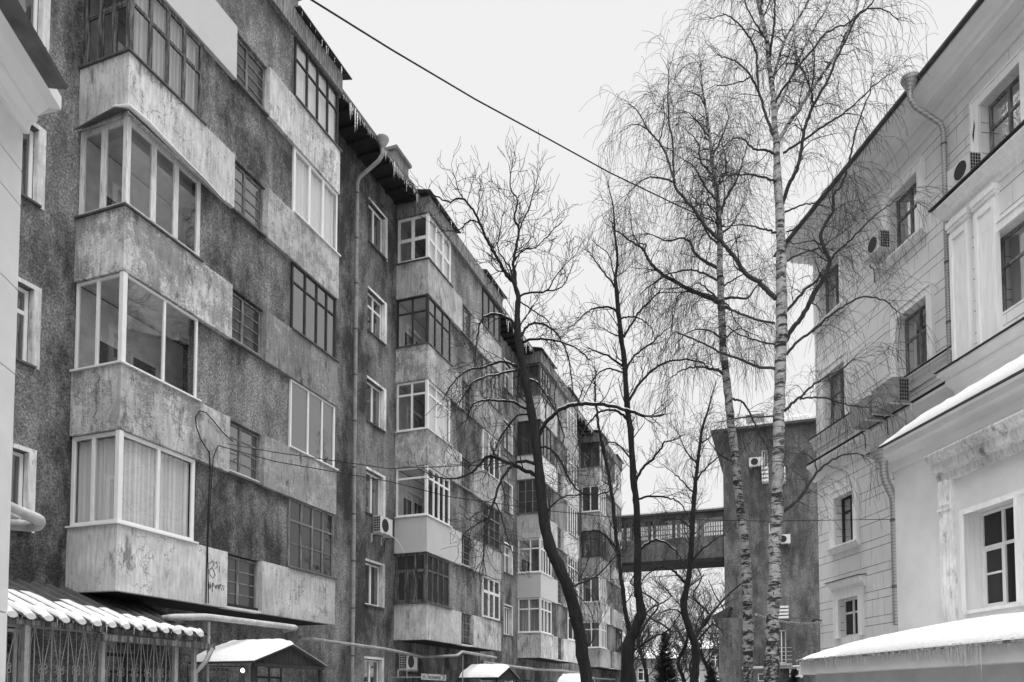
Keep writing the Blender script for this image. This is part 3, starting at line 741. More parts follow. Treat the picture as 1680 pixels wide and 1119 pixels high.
# ---------------------------------------------------------------- street sign
x, z = LB.hit(692, 1110, -.3); x1_, _ = LB.hit(732, 1112, -.3)
sg = empty('street_sign', 'white street name plate beside the second entrance, with house number 24', 'sign', frame=LB, loc=(x, -.3, z)); wd = x1_ - x
q = MB(); q.box(0, wd * .76, 0, .02, -.10, .10); q.box(wd * .79, wd, 0, .02, -.10, .10); q.build('plate', M['sign'], sg)
q = MB(); q.box(wd * .3, wd * .34, .02, 1.5, -.02, .02); q.build('bracket', M['iron'], sg)
def text(body, size, mat_, parent, loc, rot, name='lettering', ext=.002):
    cu = bpy.data.curves.new(name, 'FONT'); cu.body = body; cu.size = size; cu.extrude = ext; cu.align_x = 'CENTER'; cu.align_y = 'CENTER'
    o = bpy.data.objects.new(name, cu); C.objects.link(o); dg = bpy.context.evaluated_depsgraph_get()
    me = bpy.data.meshes.new_from_object(o.evaluated_get(dg)); bpy.data.objects.remove(o)
    me.materials.clear(); me.materials.append(mat_); o = bpy.data.objects.new(name, me); C.objects.link(o); o.parent = parent; o.location = loc; o.rotation_euler = rot; return o
text('ул. Пискунова', wd * .105, M['text'], sg, (wd * .38, -.004, 0), (R_(90), 0, 0)); text('24', wd * .14, M['text'], sg, (wd * .895, -.004, 0), (R_(90), 0, 0))
# graffiti painted on the lowest parapet's end panel
def stroke(q, pts, x, z, s, r=.008):
    q.tube([(x + p[0] * s, -.004, z + p[1] * s) for p in pts], r, 4)
q = MB(); x, z = LB.hit(352, 935, 0); x2, z2 = LB.hit(346, 962, 0)
for k, st in enumerate(([(0, .3), (.25, .5), (.4, .3), (.2, .1), (.4, -.1), (.5, -.3), (.3, -.5), (.05, -.3), (.0, -.1), (.2, .1)], [(.45, .4), (.6, .5), (.65, .2), (.5, .1)], [(.8, .3), (.85, -.1)], [(.82, .5), (.84, .47)])): stroke(q, st, x - .17, z, .38)
for st in ([(0, 0), (.5, .05)], [(.1, .3), (.2, -.4)], [(.3, .3), (.35, -.3)], [(0, -.2), (.5, -.12)], [(.6, .3), (.6, -.6)], [(.6, .3), (.8, .15), (.6, -.05)], [(.9, .1), (1.0, -.2), (1.1, .15), (1.2, -.2), (1.3, .2)], [(1.4, .2), (1.45, -.25), (1.6, .3), (1.7, .3), (1.6, -.2)], [(1.75, .2), (2.05, .25), (1.8, -.25), (2.1, -.2), (2.2, .2)]): stroke(q, st, x - .20, z2 + .02, .23)
gf = q.build('graffiti', M['black'], ab); gf.name = 'graffiti'

# ---------------------------------------------------------------- air conditioners
def ac_unit(frame, x, y, z, out, label, w_=.8, h=.55, d=.3, fan=True, group=None, mt='ac'):
    # out: +1/-1 sign of local y pointing away from the wall
    e = empty('air_conditioner', label, 'air conditioner', group, frame, (x, y, z)); f = lambda a, b, c: (a, b * out, c)
    q = MB(); q.box(0, w_, .1, .1 + d, 0, h, f); q.box(-.006, w_ + .006, .095, .1 + d + .004, h, h + .015, f); q.build('casing', M[mt], e, bevel=.012)
    q = MB(); cx_, cz = w_ * .38, h * .5
    q.tube([f(cx_, .1 + d + .002, cz), f(cx_, .1 + d + .012, cz)], h * .40, 24)
    if fan: q.build('fan_grille', M['black'], e)
    q = MB()
    for i in range(4):
        for j in range(6): q.box(-.010, .002, .13 + i * .065, .175 + i * .065, .04 + j * h / 6.6, .04 + j * h / 6.6 + h / 8.5, f)
    q.build('side_vent', M['black'], e)
    for a in (.06, w_ - .1): q = MB(); q.box(a, a + .04, 0, .1 + d + .03, -.045, -.003, f); q.box(a + .002, a + .038, 0, .035, -.3, -.04, f); q.build('bracket', M['ac'], e)
    q = MB(); q.tube([f(w_, .2, .12), f(w_ + .08, .18, -.05), f(w_ + .1, .05, -.1), f(w_ + .1, .03, -.5)], .014, 6); q.build('hose', M['black'], e, smooth=True)
    return e
x, z = LB.hit(618, 873, D - .25); ac_unit(LB, x, D, z, -1, 'grey air conditioner below the window by the second bay, white tube dangling')
x, z = LB.hit(655, 1098, D - .2); ac_unit(LB, x, D - .1, z, -1, 'air conditioner on the ground-floor wall under the second bay')
x, z = LB.hit(643, 880, D - .4); 
q = MB(); q.tube([(0, 0, 0), (.12, -.1, -.08), (.3, -.2, -.3), (.42, -.25, -.52)], .012, 6); o = q.build('drain_tube', M['white']); o.location = LB.w(x, D - .4, z); o.rotation_euler = (0, 0, LB.rot); tag(o, 'thin white drain tube sticking out below the grey air conditioner', 'tube')

# ================================================================ right-hand house
rb = empty('townhouse', 'pale rusticated four-storey house with white window surrounds and a deep moulded cornice', 'building', frame=RB)
def rh(px, py, y=0): return RB.hit(px, py, y)
def ropen(pl, pr, top, bot, y=0, ins=.2):    # left px, right px, top = (px, py), bottom = (px, py)
    xr, _ = rh(pr, 800, y); xl, _ = rh(pl, 800, y - ins); _, zt = rh(*top, y - ins); _, zb = rh(*bot, y)
    return [min(xl, xr), max(xl, xr), zb, zt]
XF = rh(1341, 800)[0]; _, zeave = rh(1560, 60, .9); _, ztop = rh(1553, 185)
_, zs1 = rh(1553.5, 583); _, zs2 = rh(1553, 638)
wA = ropen(1482, 1521, (1521, 279), (1521, 369)); wB = ropen(1491, 1531, (1531, 488), (1531, 590))
wC = ropen(1370, 1387, (1387, 418), (1387, 503)); wD = ropen(1375, 1392, (1391, 600), (1391.5, 688))
wE = ropen(1380, 1401, (1401, 809), (1401, 885)); wF = ropen(1384, 1406, (1406, 980), (1406, 1042.5))
wG = ropen(1641, 1700, (1641, 153), (1641, 249))
# keep the openings of one storey aligned, as they are in the building
wC[2], wC[3] = wA[2], wA[3]; wG[2], wG[3] = wA[2], wA[3]
wB[3] = max(wB[3], wD[3]); wD[2] = wB[2] = (wD[2] + wB[2]) / 2; wD[3] = wB[3]
print('R windows', [['%.2f' % v for v in h] for h in (wA, wB, wC, wD, wE, wF, wG)], 'eave %.2f top %.2f s1 %.2f s2 %.2f XF %.2f' % (zeave, ztop, zs1, zs2, XF))
for h in (wC, wD): h[1] = h[0] + (wA[1] - wA[0])
XB = rh(1566, 500, .5)[0]                   # far end of the projecting bay
XA = rh(1470, 900, 2.4)[0]                  # far end of the annex
w2 = [wG[0] - 3.1 , wG[1] - 3.1, wG[2], wG[3]]; w3 = [w2[0] - 3.1, w2[1] - 3.1, w2[2], w2[3]]
if wG[1] - wG[0] > 1.6: wG[0] = wG[1] - 1.5
q = MB(); wall_holes(q, -6, XF, 0, ztop + .05, [wA, wB, wC, wD, wE, wF, wG, w2, w3], 0, -.28)
q.quad((XF, 0, 0), (XF, -12, 0), (XF, -12, ztop), (XF, 0, ztop)); q.quad((-6, 0, 0), (-6, 0, ztop), (-6, -12, ztop), (-6, -12, 0))
q.quad((-6, -12, 0), (-6, -12, ztop), (XF, -12, ztop), (XF, -12, 0)); q.build('wall', M['rwall'], rb)
def rwindow(parent, h, y, mat_='greywood', tr=.36, cols=(1, 1), trim=.24, sill=True, head=False, inset=.2, glass='mglass', trim_n=None, low=None, sub=None, bar=None):
    a, b, z0, z1 = h; fr, pn = MB(), MB(); m = lambda u, d, v: (u, y - inset + d, v)
    glazing(fr, pn, m, a + .01, b - .01, z0 + .01, z1 - .01, list(cols), tr, .06, .06, .07, sub=sub)
    if bar: xm_ = a + (b - a) / (sum(cols)) * cols[0]; fr.box(xm_ + .03, b - .08, -.0 + y - inset - .05, y - inset - .01, z0 + bar * (z1 - z0) - .02, z0 + bar * (z1 - z0) + .02)
    f = fr.build('window', M[mat_], parent); pn.build('glass', M[glass], f)
    t = MB(); p_ = .07
    t.box(b, b + trim, y - .01, y + p_, z0 - .02, z1 + trim); t.box(a - (trim_n or trim), a, y - .01, y + p_, z0 - .02, z1 + trim)
    t.box(a, b, y - .01, y + p_ - .002, z1, z1 + trim)
    for (k, s) in ((.06, .025), (.0, .02)):                       # raised outer fillet
        t.box(b + trim - .05 - k * .0, b + trim + .012, y + p_, y + p_ + s, z0 - .02, z1 + trim + .012); t.box(a - trim - .012, a - trim + .05, y + p_, y + p_ + s, z0 - .02, z1 + trim + .012)
        t.box(a - trim + .05, b + trim - .05, y + p_, y + p_ + s - .001, z1 + trim - .05, z1 + trim + .012); break
    t.build('surround', M['rtrim'], f)
    if sill:
        s = MB(); s.prism([(y - .01, z0 - .02), (y + .18, z0 - .05), (y + .18, z0 - .10), (y + .13, z0 - .12), (y + .10, z0 - .2), (y - .01, z0 - .24)], a - trim - .05, b + trim + .05); s.build('sill', M['rtrim'], f)
    if head:
        s = MB(); z = z1 + trim + .28
        s.prism([(y - .01, z1 + trim), (y + .06, z1 + trim), (y + .09, z - .16), (y + .2, z - .08), (y + .26, z - .02), (y + .26, z + .02), (y - .01, z + .05)], a - trim - .12, b + trim + .12)
        s.build('head_moulding', M['rtrim'], f); s = MB(); s.prism([(y, z + .055), (y + .29, z + .025), (y + .29, z + .04), (y, z + .07)], a - trim - .15, b + trim + .15); s.build('flashing', M['roof'], f)
    return f
rwindow(rb, wA, 0); rwindow(rb, wB, 0); rwindow(rb, wC, 0); rwindow(rb, wD, 0, sill=False)
rwindow(rb, wE, 0, 'dark', .3, (1, 1)); rwindow(rb, wF, 0, 'owhite', .36, (1, 1), sill=False, head=True, glass='nglass', inset=.12)
rwindow(rb, wG, 0); rwindow(rb, w2, 0); rwindow(rb, w3, 0)
# belt mouldings
def moulding(prof, x0, x1, name='belt_course', mt='rwall', y=0):
    q = MB(); q.prism([(y + a, b) for a, b in prof], x0, x1); return q.build(name, M[mt], rb)
plainr = M['annex']; M['belt'] = m_plain('painted_belt', .74, .85, .08, 1.2)
moulding([(-.02, zs1 - .34), (.05, zs1 - .34), (.07, zs1 - .2), (.14, zs1 - .12), (.14, zs1 - .08), (.2, zs1 - .04), (.2, zs1), (-.02, zs1 + .03)], -6, XF + .1, mt='belt')
moulding([(-.02, zs2 - .55), (.06, zs2 - .55), (.08, zs2 - .3), (.2, zs2 - .14), (.28, zs2 - .1), (.28, zs2 - .02), (-.02, zs2 + .02)], -6, XF + .16, mt='belt')
for z, y_ in ((zs1, .2), (zs2, .28)):
    q = MB(); q.box(-6, XF + .17, -.02, y_ + .03, z + .022, z + .036); q.build('flashing', M['roof'], rb)
# main cornice: profile run along the front and returned at the far end
zc = ztop - .12; H = zeave - zc
prof = [(-.02, zc), (.06, zc), (.09, zc + .10 * H), (.09, zc + .2 * H), (.16, zc + .26 * H), (.20, zc + .34 * H), (.20, zc + .40 * H), (.52, zc + .42 * H), (.52, zc + .58 * H), (.60, zc + .62 * H), (.66, zc + .74 * H), (.80, zc + .88 * H), (.82, zc + .9 * H), (.82, zc + .97 * H), (-.02, zc + 1.0 * H)]
q = MB(); n = len(prof); vs = [(-6, a, b) for a, b in prof] + [(XF + a, a, b) for a, b in prof] + [(XF + a, -12, b) for a, b in prof]
fs = [tuple(range(n))]
for r in (0, 1):
    fs += [(r * n + i, r * n + (i + 1) % n, (r + 1) * n + (i + 1) % n, (r + 1) * n + i) for i in range(n)]
q.add(vs, fs); q.build('cornice', M['belt'], rb)
q = MB(); q.prism([(.93, zeave - .01), (.93, zeave + .05), (-6, zeave + 1.9), (-13, zeave + .05), (-13, zeave - .01)], -6.1, XF + .95); rr = q.build('roof', M['roof'], rb)
# projecting bay with paired pilasters between the two belts
_, zb1 = rh(1550, 346, .55); zb0 = rh(1566, 622, .55)[1]; zbb = zs2 + .05
wH = ropen(1653, 1712, (1653, 383), (1655, 506), .5); wH[0] = wH[1] - 1.5
bholes = [wH, [wH[0] - 3.1, wH[1] - 3.1, wH[2], wH[3]], [wH[0] - 6.2, wH[1] - 6.2, wH[2], wH[3]]]
bay = MB(); wall_holes(bay, -6, XB, zbb, zb1 - .3, bholes, .5, .2); bay.quad((XB, 0, zbb), (XB, .5, zbb), (XB, .5, zb1 - .3), (XB, 0, zb1 - .3)); bay.build('bay', M['rwall'], rb)
for h in bholes: rwindow(rb, h, .5, sill=False)
print('bay', XB, zb1, zb0, wH, 'annex', XA)
# bay top shelf
def ret(prof, x0, x1, y, name, mt):
    q = MB(); n = len(prof); vs = [(x0, y + a, b) for a, b in prof] + [(x1 + a, y + a, b) for a, b in prof] + [(x1 + a, -.0, b) for a, b in prof]
    fs = [tuple(range(n))]
    for r in (0, 1): fs += [(r * n + i, r * n + (i + 1) % n, (r + 1) * n + (i + 1) % n, (r + 1) * n + i) for i in range(n)]
    fs.append(tuple(range(2 * n, 3 * n))); q.add(vs, fs); return q.build(name, M[mt], rb)
ret([(-.02, zb1 - .42), (.04, zb1 - .42), (.06, zb1 - .3), (.2, zb1 - .22), (.2, zb1 - .16), (.3, zb1 - .06), (.32, zb1 - .03), (.32, zb1), (-.02, zb1 + .06)], -6, XB, .5, 'bay_cornice', 'rtrim')
q = MB(); q.box(-6, XB + .36, 0, .86, zb1 + .062, zb1 + .08); q.build('flashing', M['roof'], rb)
ret([(-.02, zb0 - .42), (.02, zb0 - .42), (.04, zb0 - .25), (.12, zb0 - .16), (.16, zb0 - .06), (.16, zb0), (-.02, zb0 + .03)], -6, XB + .02, .5, 'bay_belt', 'belt')
ret([(-.02, zs2 - .5), (.02, zs2 - .5), (.06, zs2 - .28), (.2, zs2 - .12), (.28, zs2 - .06), (.28, zs2 + .03), (-.02, zs2 + .05)], -6, XB + .04, .5, 'bay_foot', 'belt')
q = MB(); q.box(-6, XB + .36, 0, .82, zs2 + .052, zs2 + .066); q.build('flashing', M['roof'], rb)
zpt = zb1 - .45; zpb = zb0 + .05
for (a, wd) in ((XB - .62, .6), (XB - 1.45, .62)):              # panelled pilasters
    q = MB(); y0 = .5; q.box(a, a + wd, y0 - .01, y0 + .09, zpb, zpt)
    for (u0, u1, v0, v1) in ((0, .1, zpb + .15, zpt - .3), (wd - .1, wd, zpb + .15, zpt - .3), (.1, wd - .1, zpb + .15, zpb + .3), (.1, wd - .1, zpt - .45, zpt - .3)): q.box(a + u0, a + u1, y0 + .088, y0 + .125, v0, v1)
    q.box(a - .05, a + wd + .05, y0 - .01, y0 + .17, zpt - .14, zpt); q.box(a - .03, a + wd + .03, y0 - .01, y0 + .14, zpt - .22, zpt - .14); q.box(a - .04, a + wd + .04, y0 - .01, y0 + .15, zpb, zpb + .13)
    q.build('pilaster', M['rtrim'], rb, bevel=.008)
# drainpipe on the front
xp_, _ = rh(1551, 300, .14)
downpipe(RB, xp_, .15, zeave + .06, zs2 + .1, 1.02, 'ribbed galvanised drainpipe with funnel at the eaves of the pale right house', None, r=.064, mt='galv')

# ---------------------------------------------------------------- annex with snowy cornice
an = empty('annex_building', 'smooth pale two-storey annex with a snow-covered cornice and a large framed window', 'building', frame=RB)
YA = 2.4; _, zac = RB.hit(1450, 732, YA + .4); wI = ropen(1606, 1673, (1666, 823), (1665, 989), YA, .3); print('wI', wI)
wI[1] += 0; ah = [wI, [wI[0] - 3.4, wI[1] - 3.4, wI[2], wI[3]]]
q = MB(); wall_holes(q, -6, XA, 0, zac - .3, ah, YA, YA - .35); q.quad((XA, 0.01, 0), (XA, YA, 0), (XA, YA, zac - .3), (XA, .01, zac - .3)); q.quad((-6, 0.01, 0), (-6, .01, zac - .3), (-6, YA, zac - .3), (-6, YA, 0)); q.build('wall', M['annex'], an)
def retA(prof, x0, x1, name, mt, parent=an, y=YA):
    q = MB(); n = len(prof); vs = [(x0, y + a, b) for a, b in prof] + [(x1 + a, y + a, b) for a, b in prof] + [(x1 + a, .02, b) for a, b in prof]
    fs = [tuple(range(n))]
    for r in (0, 1): fs += [(r * n + i, r * n + (i + 1) % n, (r + 1) * n + (i + 1) % n, (r + 1) * n + i) for i in range(n)]
    fs.append(tuple(range(2 * n, 3 * n))); q.add(vs, fs); return q.build(name, M[mt], parent)
retA([(-.02, zac - .5), (.03, zac - .5), (.05, zac - .44), (.07, zac - .3), (.2, zac - .2), (.28, zac - .16), (.3, zac - .04), (.36, zac - .0), (-.02, zac + .0)], -6, XA, 'cornice', 'belt')
q = MB(); q.prism([(YA + .42, zac + .004), (YA + .42, zac + .03), (.02, zac + .75), (.02, zac + .02)], -6, XA + .4); ar = q.build('roof', M['roof'], an)
q = MB(); snow_sheet(q, lambda u, v: (-5.9 + u * (XA + 6.2), YA + .40 - v * 2.35, zac + .034 + v * .70), 120, 12, .30, .14, 4, (1, 0), (0, 1), .22); q.build('snow', M['snow'], ar, smooth=True)
downpipe(RB, XA + .1, YA - .05, zac + .02, 3.2, YA + .18, 'fat ribbed spout with funnel at the far corner of the smooth annex', None, r=.088, mt='galv')
for h in ah:                                 # window: white casement, deep reveal, flat portal around it
    f = rwindow(an, h, YA, 'white', .36, (1.35, 1), trim=.001, sill=False, inset=.3, glass='nglass', sub=(1,), bar=.36)
    q = MB(); m = lambda u, d, v: (u, YA - .30 + d, v); q.box(h[0] - .1, h[1] + .1, YA - .25, YA + .03, h[2] - .07, h[2] - .01); q.build('sill', M['rtrim'], f)
    q = MB(); q.box(h[1] - .002, h[1] + .012, YA - .34, YA + .012, h[2], h[3]); q.box(h[1], h[1] + .16, YA, YA + .02, h[2], h[3] + .08); q.box(h[0] - .16, h[1], YA, YA + .02, h[3], h[3] + .08); q.build('plaster_band', M['rtrim'], f)
    hx0, hx1 = h[0] - .95, h[1] + .65; _, zp = RB.hit(1556, 733, YA + .3)
    for a, b in ((h[1] + .28, h[1] + .62), (h[0] - .92, h[0] - .58)):
        q = MB(); q.box(a, b, YA - .01, YA + .10, h[2] - .25, zp - .55); q.box(a + .06, b - .04, YA + .098, YA + .15, h[3] + .25, zp - .55); q.box(a - .02, b + .02, YA + .098, YA + .13, h[3] + .16, h[3] + .26); q.build('portal_pillar', M['dtrim'], f)
    q = MB(); q.prism([(YA - .01, zp - .56), (YA + .1, zp - .56), (YA + .13, zp - .42), (YA + .22, zp - .36), (YA + .24, zp - .2), (YA + .34, zp - .1), (YA + .37, zp - .03), (YA + .37, zp), (YA - .01, zp + .07)], hx0, hx1); q.build('portal_cornice', M['dtrim'], f)

# ---------------------------------------------------------------- low porch building with thick snow in front of the annex
lw = empty('porch_building', 'low plastered porch building under thick snow, fringed with thin icicles', 'building', frame=RB)
YL = 4.72; xl, zl = RB.hit(1308, 1084, YL + .3); _, zn = RB.hit(1680, 1040, YL + .3); xw = RB.hit(1338, 1100, YL)[0]; _, zlw = RB.hit(1473, 1036, YA + .01)
print('porch', xl, zl, zn, xw, zlw)
zl = (zl + zn) / 2
q = MB(); q.box(-6, xw, YA + .01, YL, 0, zl - .3); q.build('wall', M['fascia'], lw)
q = MB(); q.prism([(YL + .2, zl - .33), (YL + .22, zl - .32), (YL + .22, zl - .06), (YL - .2, zl - .06), (YL - .2, zl - .33)], -6, xw + .25)
q.box(xw + .03, xw + .22, YA + .02, YL - .2, zl - .32, zl - .06); q.build('fascia', M['belt'], lw)
q = MB(); q.prism([(YL + .3, zl - .055), (YL + .3, zl - .03), (YA + .01, zlw - .16), (YA + .01, zl - .055)], -6, xl); lr = q.build('roof', M['trimmetal'], lw)
q = MB()
def PS(u, v):
    x = -5.9 + u * (xl + 5.85); return (x, YL + .33 - v * (YL + .33 - YA), zl - .025 + v * (zlw - zl - .13))
snow_sheet(q, PS, 200, 16, .22, .1, 9, (1, 0), (0, 0), .28)
# the far end of the snow thins out to a tongue
for i, vv in enumerate(q.v):
    x, y, z = vv; u = (x + 5.9) / (xl + 5.85)
    if u > .86:
        k = (u - .86) / .14; zb_ = PS(u, (YL + .33 - y) / (YL + .33 - YA))[2]
        if z > zb_: q.v[i] = (x, y, zb_ + (z - zb_) * math.sqrt(max(.0, 1 - k ** 2.4)))
q.build('snow', M['snow'], lr, smooth=True)
q = MB(); rg = random.Random(21); icicles(q, [(2, YL + .31, zl - .05), (xl - .2, YL + .31, zl - .05)], .36, 2.6, rg, .009, .04)
for xc in (RB.hit(1568, 1060, YL + .31)[0], RB.hit(1590, 1060, YL + .31)[0]): icicles(q, [(xc - .22, YL + .31, zl - .04), (xc + .22, YL + .31, zl - .04)], .7, 4, rg, .016, .1)
q.build('icicles', M['ice'], lr, kind='stuff')
q = MB()                                     # crumbling edge of dirty ice under the snow
for i in range(520):
    x = rg.uniform(0, xl); s = rg.uniform(.008, .028); q.box(x, x + s * 2.2, YL + .28, YL + .315 + s * .4, zl - .05 - s * rg.random(), zl - .02 + s * .6)
q.build('ice_crust', M['ice'], lr, kind='stuff')

# ---------------------------------------------------------------- air conditioners on the right house
x, z = RB.hit(1617, 286, 0); ac_unit(RB, x, 0, z, 1, 'white air conditioner on a bracket under the eaves, right of the ribbed drainpipe', .72, .5, .32)
q = MB(); x2, z2 = RB.hit(1600, 240, .03); xx, zz = RB.hit(1601, 192, .03); q.tube([(0, 0, 0), (.0, .02, .3), (-.03, .02, (zz - z2) * .6), (-.04, 0, zz - z2)], .035, 8)
o = q.build('cable_duct', M['black']); o.location = RB.w(x2, .03, z2); o.rotation_euler = (0, 0, RB.rot); tag(o, 'black taped pipe rising from the air conditioner by the drainpipe', 'pipe')
x, z = RB.hit(1466, 408, 0); ac_unit(RB, x, 0, z, 1, 'air conditioner beside the top-storey window, seen through birch twigs', .75, .5, .34)
x, z = RB.hit(1516, 660, 0); ac_unit(RB, x, .3, z, 1, 'grey air conditioner box under the second-storey window, nearer of two', .95, .62, .45, False, mt='acg')
x, z = RB.hit(1473, 688, 0); ac_unit(RB, x, .3, z, 1, 'grey air conditioner box on the belt course, farther of two', .9, .62, .45, False, mt='acg')
x, z = RB.hit(1348, 1018, 0)
e = empty('wall_hook', 'small dark lamp hook low on the far corner of the pale right house', 'bracket', frame=RB, loc=(x, 0, z)); q = MB(); q.tube([(0, 0, 0), (0, .2, .03), (0, .28, 0), (0, .28, -.05)], [.02, .02, .05, .07], 8); q.build('bracket', M['black'], e, smooth=True)

# ================================================================ near house at the left edge of the picture
gbd = empty('corner_house', 'smooth pale house with jointed courses and a stepped cornice, cut off at the left edge', 'building', frame=GB)
XG = GB.hit(22, 700, 0)[0]; zg = GB.hit(36, 182, 0)[1]; xt, zt = GB.hit(109, 143, -.56)
print('corner house', XG, zg, xt, zt)
joints = sorted([GB.hit(a, b, 0)[1] for a, b in ((14, 1006), (22, 612), (26, 473), (30, 334), (25, 268))])
zj = [0] + joints + [zg + .02]; q = MB(); q.box(-8, XG - .01, .02, 10, 0, zt)
for a, b in zip(zj[:-1], zj[1:]): q.box(-8, XG, 0, .019, a + .008, b - .008)
q.build('wall', M['gwall'], gbd)
hz = zt - zg; pr = [(-.0, zg - .22), (-.05, zg - .22), (-.07, zg - .12), (-.14, zg - .06), (-.14, zg + .0), (-.2, zg + .05), (-.27, zg + .12), (-.3, zg + .2), (-.38, zg + .24), (-.38, zt - .04), (.05, zt - .02)]
q = MB(); q.prism(pr, -8, XG + .02); q.build('cornice', M['belt'], gbd)
q = MB(); q.prism([(-.56, zt - .03), (-.58, zt), (3, zt + 1.0), (6, zt + 1.6), (10.2, zt), (10.2, zt - .03)], -8.2, xt); q.build('roof', M['trimmetal'], gbd)
def gp(px, py, Y): p = at(px, py, Y) - GB.o; return (p.dot(GB.ux), p.dot(GB.uy), p.z)
pts = [gp(-330, 700, 5.0), gp(-20, 815, 8.6), gp(20, 835, 9.05), gp(66, 853, 9.3), gp(60, 864, 9.75), gp(-60, 855, 9.9)]
pipe_run('pale snow-dusted pipe elbow coming round the corner of the near left house', pts, .072, GB, 'pipew', name='heating_pipe', snow=False)
q = MB(); p0 = Vector(gp(18, 841, 8.95)); q.box(-.25, .12, -.06, .05, -.05, -.02); o = q.build('pipe_bracket', M['pipew']); o.location = GB.w(*p0); o.rotation_euler = (0, 0, GB.rot); tag(o, 'small flat bracket holding the pipe elbow at the near left house', 'bracket')
# a decorative grille in front of the lowest left recess window
a, c = PER * -1 + PER - 2.45, -1.35; z0, z1 = zr[0] + 1.02, zr[0] + 2.62
e = empty('window_grille', 'white curled window grille on the lowest window left of the near bay', 'grille', frame=LB, loc=(a, D - .03, z0)); q = MB(); wd = c - a; hh = z1 - z0
for i in range(4):
    x = wd * (i + .1) / 3.2; q.tube([(x, -.03, .02), (x, -.03, hh * .7), (x + .03, -.03, hh * .8), (x + .09, -.03, hh * .84), (x + .14, -.03, hh * .8), (x + .15, -.03, hh * .72)], .009, 5)
    q.tube([(x - .14, -.03, hh * .15), (x - .03, -.03, hh * .3), (x, -.03, hh * .45)], .008, 5); q.tube([(x + .14, -.03, hh * .15), (x + .03, -.03, hh * .3), (x, -.03, hh * .45)], .008, 5)
for v in (.02, .45, .7): q.tube([(0, -.03, hh * v), (wd, -.03, hh * v)], .009, 5)
q.build('bars', M['white'], e)

# ================================================================ tower block at the end, joined by a covered footbridge
XT = END + .6
yt, zt0 = LB.hitx(1188, 900, XT); ytr = LB.hitx(1420, 900, XT)[0]; _, ztt = LB.hitx(1190, 716, XT); _, ztr_ = LB.hitx(1333, 692, XT)
print('tower', yt, ytr, ztt, ztr_)
tb = empty('tower_block', 'dark plain rendered end building with air conditioners, behind the two birches', 'building', frame=LB)
ztt = (ztt + ztr_) / 2
thol = []
def th(px, py): return LB.hitx(px, py, XT)
def trect(l, r, t, b): y0 = th(l, 900)[0]; y1 = th(r, 900)[0]; return [y1, y0, th(l, b)[1], th(l, t)[1]]
for rc in ((1252, 1262, 738, 775), (1262, 1276, 858, 900), (1262, 1276, 945, 990), (1272, 1287, 1034, 1088), (1240, 1262, 1105, 1118)): thol.append(trect(*rc))
q = MB(); m = lambda x, y, z: (y, x, z)       # wall_holes in the plane x = XT
wall_holes(q, ytr, yt, 0, ztt, thol, XT, XT + .2, m)
q.quad((XT, yt, 0), (XT, yt, ztt), (XT + 14, yt, ztt), (XT + 14, yt, 0)); q.quad((XT, ytr, 0), (XT + 14, ytr, 0), (XT + 14, ytr, ztt), (XT, ytr, ztt)); q.quad((XT + 14, yt, 0), (XT + 14, yt, ztt), (XT + 14, ytr, ztt), (XT + 14, ytr, 0))
q.build('wall', M['tower'], tb)
for h in thol:
    fr, pn = MB(), MB(); mm = lambda u, d, v: (XT + .1 - d, u, v); glazing(fr, pn, mm, h[0], h[1], h[2], h[3], [1, 1], None, .07, .07); f = fr.build('window', M['owhite'], tb); pn.build('glass', M['dglass'], f)
q = MB(); q.box(XT - .75, XT + 15, ytr - .8, yt + .8, ztt, ztt + .16); tr_ = q.build('roof', M['roof'], tb)
q = MB(); q.box(XT - .76, XT + 15, ytr - .8, yt + .8, ztt + .165, ztt + .3); q.build('snow', M['snow'], tr_)
q = MB(); a = th(1222, 690)[0]; b = th(1252, 690)[0]; q.box(XT + 2, XT + 3.2, b, a, ztt + .1, th(1240, 683)[1] + .9); q.build('chimney', M['brick'], tr_)
q = MB(); a = th(1288, 690)[0]; b = th(1332, 690)[0]; z1 = th(1300, 680)[1] + .3; q.box(XT + 1, XT + 2.5, b, a, z1 - .12, z1); q.box(XT + 1, XT + 1.2, b, b + .2, ztt + .1, z1 - .12); q.box(XT + 1, XT + 1.2, a - .2, a, ztt + .1, z1 - .12); q.box(XT + 2.0, XT + 2.2, b + .2, a - .2, ztt + .1, z1 - .12); q.build('dormer', M['belt'], tr_)
# street-side details of the tower: boxy balconies, railing, pipe
for (l, r, t, b, lb) in ((1252, 1263, 768, 794, 'upper'), (1281, 1291, 768, 794, 'u2'), (1274, 1292, 994, 1016, 'low')):
    y1, y0 = th(l, 900)[0], th(r, 900)[0]; z1, z0 = th(l, t)[1], th(l, b)[1]; q = MB()
    for i in range(4): q.box(XT - .7, XT - .02, y0, y1, z0 + (z1 - z0) * i / 4, z0 + (z1 - z0) * (i + .62) / 4)
    q.build('balcony_box', M['owhite'], tb)
y1, y0 = th(1274, 900)[0], th(1296, 900)[0]; z0, z1 = th(1280, 1090)[1], th(1280, 1062)[1]; q = MB(); q.box(XT - .9, XT - .01, y0, y1, z0 - .12, z0)
for i in range(5): q.box(XT - .9, XT - .87, y0, y1, z0 + (z1 - z0) * i / 4.4, z0 + (z1 - z0) * i / 4.4 + .05)
q.build('balcony', M['pipe'], tb)
q = MB(); zz_ = th(1250, 1016)[1]; q.box(XT - .012, XT, ytr, yt, zz_ - .03, zz_ + .05); q.build('belt_course', M['trimmetal'], tb)
def tp_(px, py, x): y, z = LB.hitx(px, py, x); return (x, y, z)
pipe_run('pale pipe crossing the foot of the dark end building', [tp_(1194, 1180, XT - .4), tp_(1194, 1097, XT - .4), tp_(1330, 1093, XT - .4)], .10, LB, 'pipew')
